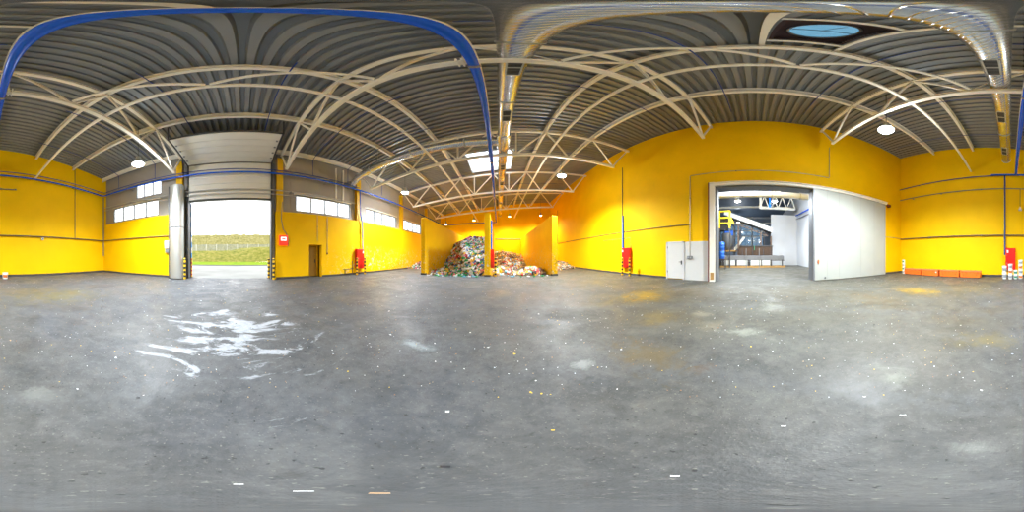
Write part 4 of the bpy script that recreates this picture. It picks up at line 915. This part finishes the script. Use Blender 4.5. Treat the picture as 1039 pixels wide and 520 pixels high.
# ------------------------------------------------------------------ sorting hall beyond the right wall
hx0, hx1, hy0, hy1, hzt = XR+.55, 42., -6.7, 12., 11.5
b = MB(); b.box(hx0-.02, hx1, hy0-.3, hy1, -.3, -.002); struct('floor_sorting_hall', b, 'floor', 'concrete floor of the sorting hall beyond the opening', 'floor')
b = MB(); b.box(hx0, hx1, hy0-.3, hy0, 0, hzt); struct('wall_sorting_right', b, 'grey_panel', 'pale side wall of the sorting hall', 'wall')
b = MB(); b.box(hx0, hx1, hy1, hy1+.3, 0, hzt); struct('wall_sorting_left', b, 'hall_dark')
b = MB(); HW = [(-2.2+k*2.9, .4+k*2.9, 3.9, 9.4) for k in range(4)]
b.wall(0, hx1, hx1+.3, [hy0, hy1], [0, hzt], HW); struct('wall_sorting_back', b, 'hall_dark', 'dark blue grey end wall of the sorting hall with windows', 'wall')
for i, (a, c_, z0, z1) in enumerate(HW):
    w = thing('window_%d' % (6+i), 'bright window in the end wall of the sorting hall, number %s from the white partition' % ['one', 'two', 'three', 'four'][i], 'window', (hx1, a, z0), kind='structure')
    b = MB(); b.box(hx1+.1, hx1+.11, a, c_, z0, z1); b.build('pane', 'far_pane', w)
    b = MB()
    for y in (a, (a+c_)/2, c_): b.box(hx1, hx1+.1, y-.04, y+.04, z0, z1)
    for z in (z0, z0+1.4, z0+2.8, z0+4.2, z1): b.box(hx1, hx1+.1, a, c_, z-.04, z+.04)
    b.build('window_frame', 'hall_dark', w)
b = MB(); b.box(hx0, hx1+.3, hy0-.3, hy1+.3, hzt, hzt+.2); struct('ceiling_sorting_hall', b, 'hall_dark', 'dark roof over the sorting hall', 'ceiling')
b = MB(); b.box(25., 25.25, -6.7, -2.55, 0, 7.95); struct('wall_sorting_partition', b, 'grey_panel', 'tall pale grey partition panel inside the sorting hall', 'partition wall')
for i, (z, m, l) in enumerate(((10.4, 'cream', 'upper'), (8.9, 'mid_metal', 'middle dark'), (8.3, 'cream', 'lower'))):
    b = MB(); b.bar((29+i*2.5, hy0+.01, z), (29+i*2.5, hy1-.01, z), .25, .35); tag(b.build('hall_beam', m, loc=(29+i*2.5, 2, z)), '%s cross beam deep in the sorting hall' % l, 'beam')
sdn = thing('hall_duct', 'silver duct crossing the sorting hall just under the lintel', 'air duct', (14, 0, 6.9))
b = MB(); b.cyl((14, hy0+.6, 7.0), (14, hy1-.05, 7.0), .3, 20); b.build('duct_body', 'grey_panel', sdn, smooth=True)
for y in (-4, -1.5, 1, 3.5):
    b = MB(); b.tube([(14, y-.04, 7.0), (14, y+.04, 7.0)], .32, 20); b.build('duct_collar', 'galv', sdn)
    b = MB(); b.cyl((14, y, 7.3), (14, y, hzt), .015, 6); b.build('hanger_rod', 'galv', sdn)
tr = thing('hall_truss', 'white lattice roof truss in the sorting hall above the pale partition', 'roof truss', (23.4, 0, 8))
b = MB(); b.bar((23.4, hy0+.01, 10.4), (23.4, hy1-.01, 10.4), .2); b.build('top_chord', 'cream', tr)
b = MB(); b.bar((23.4, hy0+.8, 8.5), (23.4, -.9, 8.5), .3); b.build('bottom_chord', 'cream', tr)
for k in range(4):
    y = -6+k*1.3; b = MB(); b.bar((23.4, y, 8.5), (23.4, y+.65, 10.4), .14); b.bar((23.4, y+.65, 10.4), (23.4, y+1.3, 8.5), .14); b.build('diagonal', 'cream', tr)
b = MB(); b.bar((23.4, -.9, 8.4), (23.4, -.9, 10.5), .35); b.build('end_post', 'cream', tr)
tr2 = thing('hall_truss', 'sloping white lattice girder going deep into the sorting hall', 'roof truss', (16, -2.4, 9))
b = MB(); b.bar((12, -2.6, 8.2), (23, -2.4, 8.5), .16); b.build('bottom_chord', 'cream', tr2)
b = MB(); b.bar((12, -2.6, 9.6), (23, -2.4, 10.1), .16); b.build('top_chord', 'cream', tr2)
for k in range(4):
    x = 12.5+k*2.4; b = MB(); b.bar((x, -2.55, 8.25), (x+1.2, -2.5, 9.7), .09); b.bar((x+1.2, -2.5, 9.7), (x+2.4, -2.5, 8.4), .09); b.build('diagonal', 'cream', tr2)
pipe('hall_rail_pipe', [(12, -6.5, 6.6), (24.9, -6.5, 7.9)], .1, 'blue', 'blue pipe along the pale side wall of the sorting hall')
pipe('hall_rail_pipe', [(12, -6.55, 6.0), (24.9, -6.55, 7.3)], .07, 'mid_metal', 'grey pipe under the blue one in the sorting hall')
pipe('hanging_pipe', [(20, -1.9, 11.45), (20, -1.9, 7.6)], .1, 'blue', 'short vertical blue pipe by the lattice truss in the sorting hall')
# inclined conveyor
cv = thing('inclined_conveyor', 'white inclined conveyor sloping down to the right in the sorting hall', 'conveyor', (22, 1, 0))
A, B = Vector((22.6, 4.1, 7.55)), Vector((22.6, -2.45, 5.0))
dv = (B-A).normalized(); nv = Vector((0, -dv.z, dv.y)) if dv.y < 0 else Vector((0, dv.z, -dv.y)); nv = Vector((0, dv.z, -dv.y)); 
if nv.z < 0: nv = -nv
b = MB(); b.bar(A, B, .9, .55); b.build('side_cover', 'white_paint', cv)
b = MB(); b.bar(A-nv*.36+dv*.1, B-nv*.36, 1.0, .14); b.build('belt', 'black', cv)
b = MB(); b.bar(A-nv*.95+dv*.4, B-nv*.95-dv*.2, .12); b.build('lower_chord', 'rust_brown', cv)
for k in range(9):
    p = A+dv*(.5+k*.7); b = MB(); b.bar(p-nv*.4, p+dv*.35-nv*.95, .08); b.bar(p+dv*.35-nv*.95, p+dv*.7-nv*.4, .08); b.build('lattice', 'rust_brown', cv)
for y in (2.2, -.9, -2.3):
    t_ = (4.1-y)/(4.1+2.45); z = 7.55-2.55*t_-.9
    for x in (22.2, 23.0):
        b = MB(); b.bar((x, y, 0), (x, y, z), .16); b.build('leg', 'rust_brown', cv)
# sorting line
sl = thing('sorting_line', 'low sorting conveyor with white side panels on the sorting hall floor', 'conveyor', (20, 0, 0))
b = MB(); b.box(20.2, 21.6, -3.7, 4.3, .95, 1.5, .02); b.build('belt_frame', 'mid_metal', sl)
b = MB(); b.box(20.3, 21.5, -3.6, 4.2, 1.5, 1.53); b.build('belt', 'black', sl)
b = MB(); b.box(20.05, 21.7, -3.9, 4.35, 0, .2); b.build('base', 'ochre', sl)
b = MB(); b.box(20.15, 20.22, -3.75, 4.3, .86, .94); b.build('side_rail', 'dark_metal', sl)
for k, y in enumerate((3.05, 1.5, -.2, -1.55)):
    b = MB(); b.box(20.12, 20.2, y-(.65 if k < 3 else .4), y+.65, .28, .92, .01); b.build('side_panel', 'white_paint', sl)
for y in (3.9, 2.25, .7, -.9, -2.1, -3.5):
    b = MB(); b.box(20.1, 20.25, y-.07, y+.07, .0, 1.0); b.build('leg', 'dark_metal', sl)
for y in (1.0, -.6):
    b = MB(); b.bar((20.05, y, 0), (20.05, y, 2.4), .08); b.build('guard_post', 'mid_metal', sl)
hp = thing('feed_hopper', 'long dark brown hopper side above the sorting line', 'hopper', (22, 0, 1.5))
b = MB(); b.prism([(21.7, 1.54), (21.9, 1.54), (21.75, 2.75), (21.5, 2.75)], 1, -2.4, 2.0); b.build('hopper_wall', 'rust_brown', hp)
b = MB(); b.box(21.45, 21.6, -2.45, 2.05, 2.68, 2.82); b.build('hopper_rim', 'dark_metal', hp)
for y in (1.6, .2, -1.2, -2.2):
    b = MB(); b.bar((21.55, y, 1.535), (21.62, y, 2.7), .09); b.build('leg', 'dark_metal', hp)
b = MB(); b.box(21.4, 21.46, -.05, .05, 2.2, 2.75); b.build('valve', 'green_label', hp)
gm = thing('waste_separator', 'dark grey drum machine at the left edge of the sorting hall', 'machine', (24, 3.9, 0))
b = MB(); b.lathe([(.3, 0), (.5, .2), (1.0, 1.4), (1.05, 2.4), (.75, 2.7), (.25, 2.8)], (24.2, 3.85, 2.3), 20); b.build('drum', 'mid_metal', gm, smooth=True)
b = MB(); b.box(23.5, 24.9, 4.0, 5.4, 5.2, 7.2, .05); b.build('gear_housing', 'dark_metal', gm)
b = MB(); b.box(23.3, 23.5, 3.0, 4.3, 4.4, 5.1, .05); b.build('motor_guard', 'barrel_blue', gm)
for (x, y) in ((23.4, 3.0), (23.4, 5.3), (25.2, 3.0), (25.2, 5.3)):
    b = MB(); b.bar((x, y, 0), (x, y, 6.0), .16); b.build('leg', 'dark_metal', gm)
b = MB(); b.box(23.2, 25.3, 2.7, 5.5, 2.1, 2.3); b.build('deck_plate', 'ochre', gm)
b = MB(); b.bar((23.6, 2.9, 2.35), (23.9, 1.5, 4.2), .35); b.build('chute', 'galv', gm)
ws = thing('walkway_stand', 'yellow steel walkway stand at the upper end of the conveyor', 'platform', (19.7, 3.7, 0))
for y in (3.0, 4.3):
    b = MB(); b.bar((19.7, y, 4.9), (19.7, y, 7.1), .2); b.build('post', 'yellow_steel', ws)
    b = MB(); b.bar((19.7, y, 0), (19.7, y, 4.9), .14); b.build('leg', 'dark_metal', ws)
for z in (7.05, 6.2, 5.5):
    b = MB(); b.bar((19.7, 2.9, z), (19.7, 4.4, z), .16); b.build('rail', 'yellow_steel', ws)
b = MB(); b.bar((19.7, 3.0, 6.4), (19.7, 2.55, 5.4), .18); b.build('brace', 'yellow_steel', ws)
st = thing('drum_stand', 'dark steel stand under the blue drums in the sorting hall', 'stand', (17.5, 3.52, 0))
b = MB(); b.box(17.1, 17.9, 3.1, 3.95, 1.04, 1.12); b.build('stand_top', 'rust_brown', st)
for x in (17.15, 17.85):
    for y in (3.15, 3.9): b = MB(); b.bar((x, y, 0), (x, y, 1.04), .07); b.build('leg', 'dark_metal', st)
for k, l in enumerate(('lower', 'upper')):
    zz = 1.122+k*.935; t = thing('blue_drum', '%s blue plastic drum at the left edge of the hall opening' % l, 'drum', (17.5, 3.52, zz))
    b = MB(); b.lathe([(.28, 0), (.3, .03), (.3, .28), (.315, .3), (.3, .32), (.3, .58), (.315, .6), (.3, .62), (.3, .86), (.27, .9)], (17.5, 3.52, zz), 20); b.build('drum_body', 'barrel_blue', t, smooth=True)
    b = MB(); b.cyl((17.4, 3.52, zz+.9), (17.4, 3.52, zz+.93), .04, 10); b.build('bung', 'white_plastic', t)
for (x, y, z, l) in ((11.6, .6, 8.9, 'added unseen lamp behind the lintel, lighting the sorting hall duct'), (18, 1.85, 7.75, 'left bright lamp in the sorting hall'), (18, -2.25, 7.75, 'bright lamp by the lattice truss in the sorting hall'), (36, 3.6, 9.0, 'small far lamp in the sorting hall')):  # first lamp is added out of view to brighten the duct and floor
    t = thing('hall_lamp', l, 'lamp', (x, y, z))
    b = MB(); b.lathe([(.35, 0), (.34, .06), (.25, .25), (.12, .4), (.03, .45)], (x, y, z), 18); b.build('reflector', 'galv', t)
    b = MB(); b.lathe([(.02, -.1), (.2, -.08), (.31, .01)], (x, y, z), 18); b.build('lamp_glass', 'lamp_glow', t)
    b = MB(); b.cyl((x, y, z+.4), (x, y, hzt), .02, 6); b.build('hanger_rod', 'dark_metal', t)
    light('SPOT', 'hall_light', (x, y, z-.35), 2800*KL, (.85, .93, 1), .3, 165); light('POINT', 'hall_spill', (x, y, z-.3), 700*KL, (.85, .93, 1), .3)

# steel gallery deep in the hall
gl = thing('steel_gallery', 'grey steel gallery with railings behind the conveyor in the sorting hall', 'platform', (33, 2, 0))
for y in (-2, .5, 3, 5.5):
    b = MB(); b.bar((33, y, 0), (33, y, 6.6), .15); b.build('post', 'mid_metal', gl)
for z in (3.2, 5.4, 6.5):
    b = MB(); b.bar((33, -2.2, z), (33, 6, z), .12, .18); b.build('rail', 'grey_panel' if z > 4 else 'ochre', gl)
for k in range(3):
    b = MB(); b.box(32.9, 33, -1.2+k*1.0, -.4+k*1.0, 2.0, 3.1); b.build('white_panel', 'white_paint', gl)

# ------------------------------------------------------------------ outside the gate
b = MB(); b.box(-24., -10.36, -40, 45, -.3, -.004); struct('floor_yard', b, 'concrete', 'pale concrete yard outside the open gate', 'yard')
b = MB(); b.box(-24.25, -24., -40, 45, -.3, .1, .02); struct('trim_5', b, 'kerb', 'kerb stone along the far side of the yard', 'kerb')
def terrain(name, m, prof, y0, y1, label, cat, amp, seed, ny=120, extra=None):
    rnd = random.Random(seed); b = MB(); xs = []
    for (xa, za), (xb, zb) in zip(prof, prof[1:]):
        k = max(2, int(abs(xb-xa)/.7)); xs += [(xa+(xb-xa)*i/k, za+(zb-za)*i/k) for i in range(k)]
    xs.append(prof[-1]); nx = len(xs)
    for j in range(ny+1):
        y = y0+(y1-y0)*j/ny
        for i, (x, z) in enumerate(xs):
            zz = z + (extra(x, y) if extra else 0) + (rnd.uniform(-amp, amp) if 0 < i < nx-1 else 0); b.v.append((x, y, zz))
    for j in range(ny):
        for i in range(nx-1): b.face((j*nx+i, j*nx+i+1, (j+1)*nx+i+1, (j+1)*nx+i))
    return tag(b.build(name, m, smooth=True), label, cat, kind='stuff')
terrain('lawn', 'grass', [(-24.2, .05), (-27.5, .45)], -40, 45, 'strip of bright green grass beyond the yard kerb', 'grass', .05, 1)
def ramp_(x, y): return 0.8*smooth01((y+.6-(x+33)*.5)/4.5)*smooth01((-27-x)/4)
terrain('grass_bank', 'dry_grass', [(-27.5, .45), (-33, 2.5), (-46, 2.7)], -45, 50, 'rising bank of dry meadow grass with a mound on the right', 'grass bank', .1, 2, extra=ramp_)
terrain('grass_hill', 'hill', [(-47, 2.5), (-58, 7.2), (-64, 9.9), (-80, 10.2)], -90, 95, 'scrubby hill on the horizon behind the wire fence', 'hill', .35, 3, ny=220)
fe = thing('outside_fence', 'pale wire mesh fence on the bank outside the gate', 'fence', (-40, 0, 2.6))
b = MB()
for k in range(0, 350): y = -35+k*.2; b.bar((-40, y, 2.5), (-40, y, 4.3), .04)
for k in range(12): z = 2.7+k*.145; b.bar((-40, -35, z), (-40, 35, z), .03)
b.build('wire_mesh', 'wire', fe)
for k in range(28):
    b = MB(); y = -35+k*2.6; b.bar((-40, y, 2.4), (-40, y, 4.4), .1); b.build('fence_post', 'galv', fe)

# ------------------------------------------------------------------ sky
W = bpy.data.worlds.new('sky'); bpy.context.scene.world = W; W.use_nodes = True; nt = W.node_tree; nt.nodes.clear()
o = N(nt, 'ShaderNodeOutputWorld'); bg = N(nt, 'ShaderNodeBackground'); bg.inputs['Strength'].default_value = 3.8
tc = N(nt, 'ShaderNodeTexCoord'); cl = noise(nt, tc.outputs['Generated'], 2.5, 6, .6)
nt.links.new(ramp(nt, cl, [(.3, (.86, .92, 1)), (.65, (1, 1, 1))]), bg.inputs['Color']); nt.links.new(bg.outputs[0], o.inputs[0])
# ------------------------------------------------------------------ camera: full panorama
cam = bpy.data.cameras.new('panorama_camera'); co = bpy.data.objects.new('panorama_camera', cam); C.objects.link(co)
cam.type = 'PANO'
bpy.context.scene.render.engine = 'CYCLES'
try: cam.panorama_type = 'EQUIRECTANGULAR'
except Exception: pass
try: cam.cycles.panorama_type = 'EQUIRECTANGULAR'
except Exception: pass
co.location = (0, 0, H); co.rotation_euler = (radians(90), 0, -radians((519.5-505.6)*360/1039))
S = bpy.context.scene; S.camera = co
vs = S.view_settings; vs.view_transform = 'Standard'; vs.look = 'None'; vs.gamma = 1; vs.use_curve_mapping = False; vs.exposure = 0.36
S.cycles.sample_clamp_indirect = 6; S.cycles.caustics_reflective = False; S.cycles.caustics_refractive = False
S.cycles.use_denoising = True
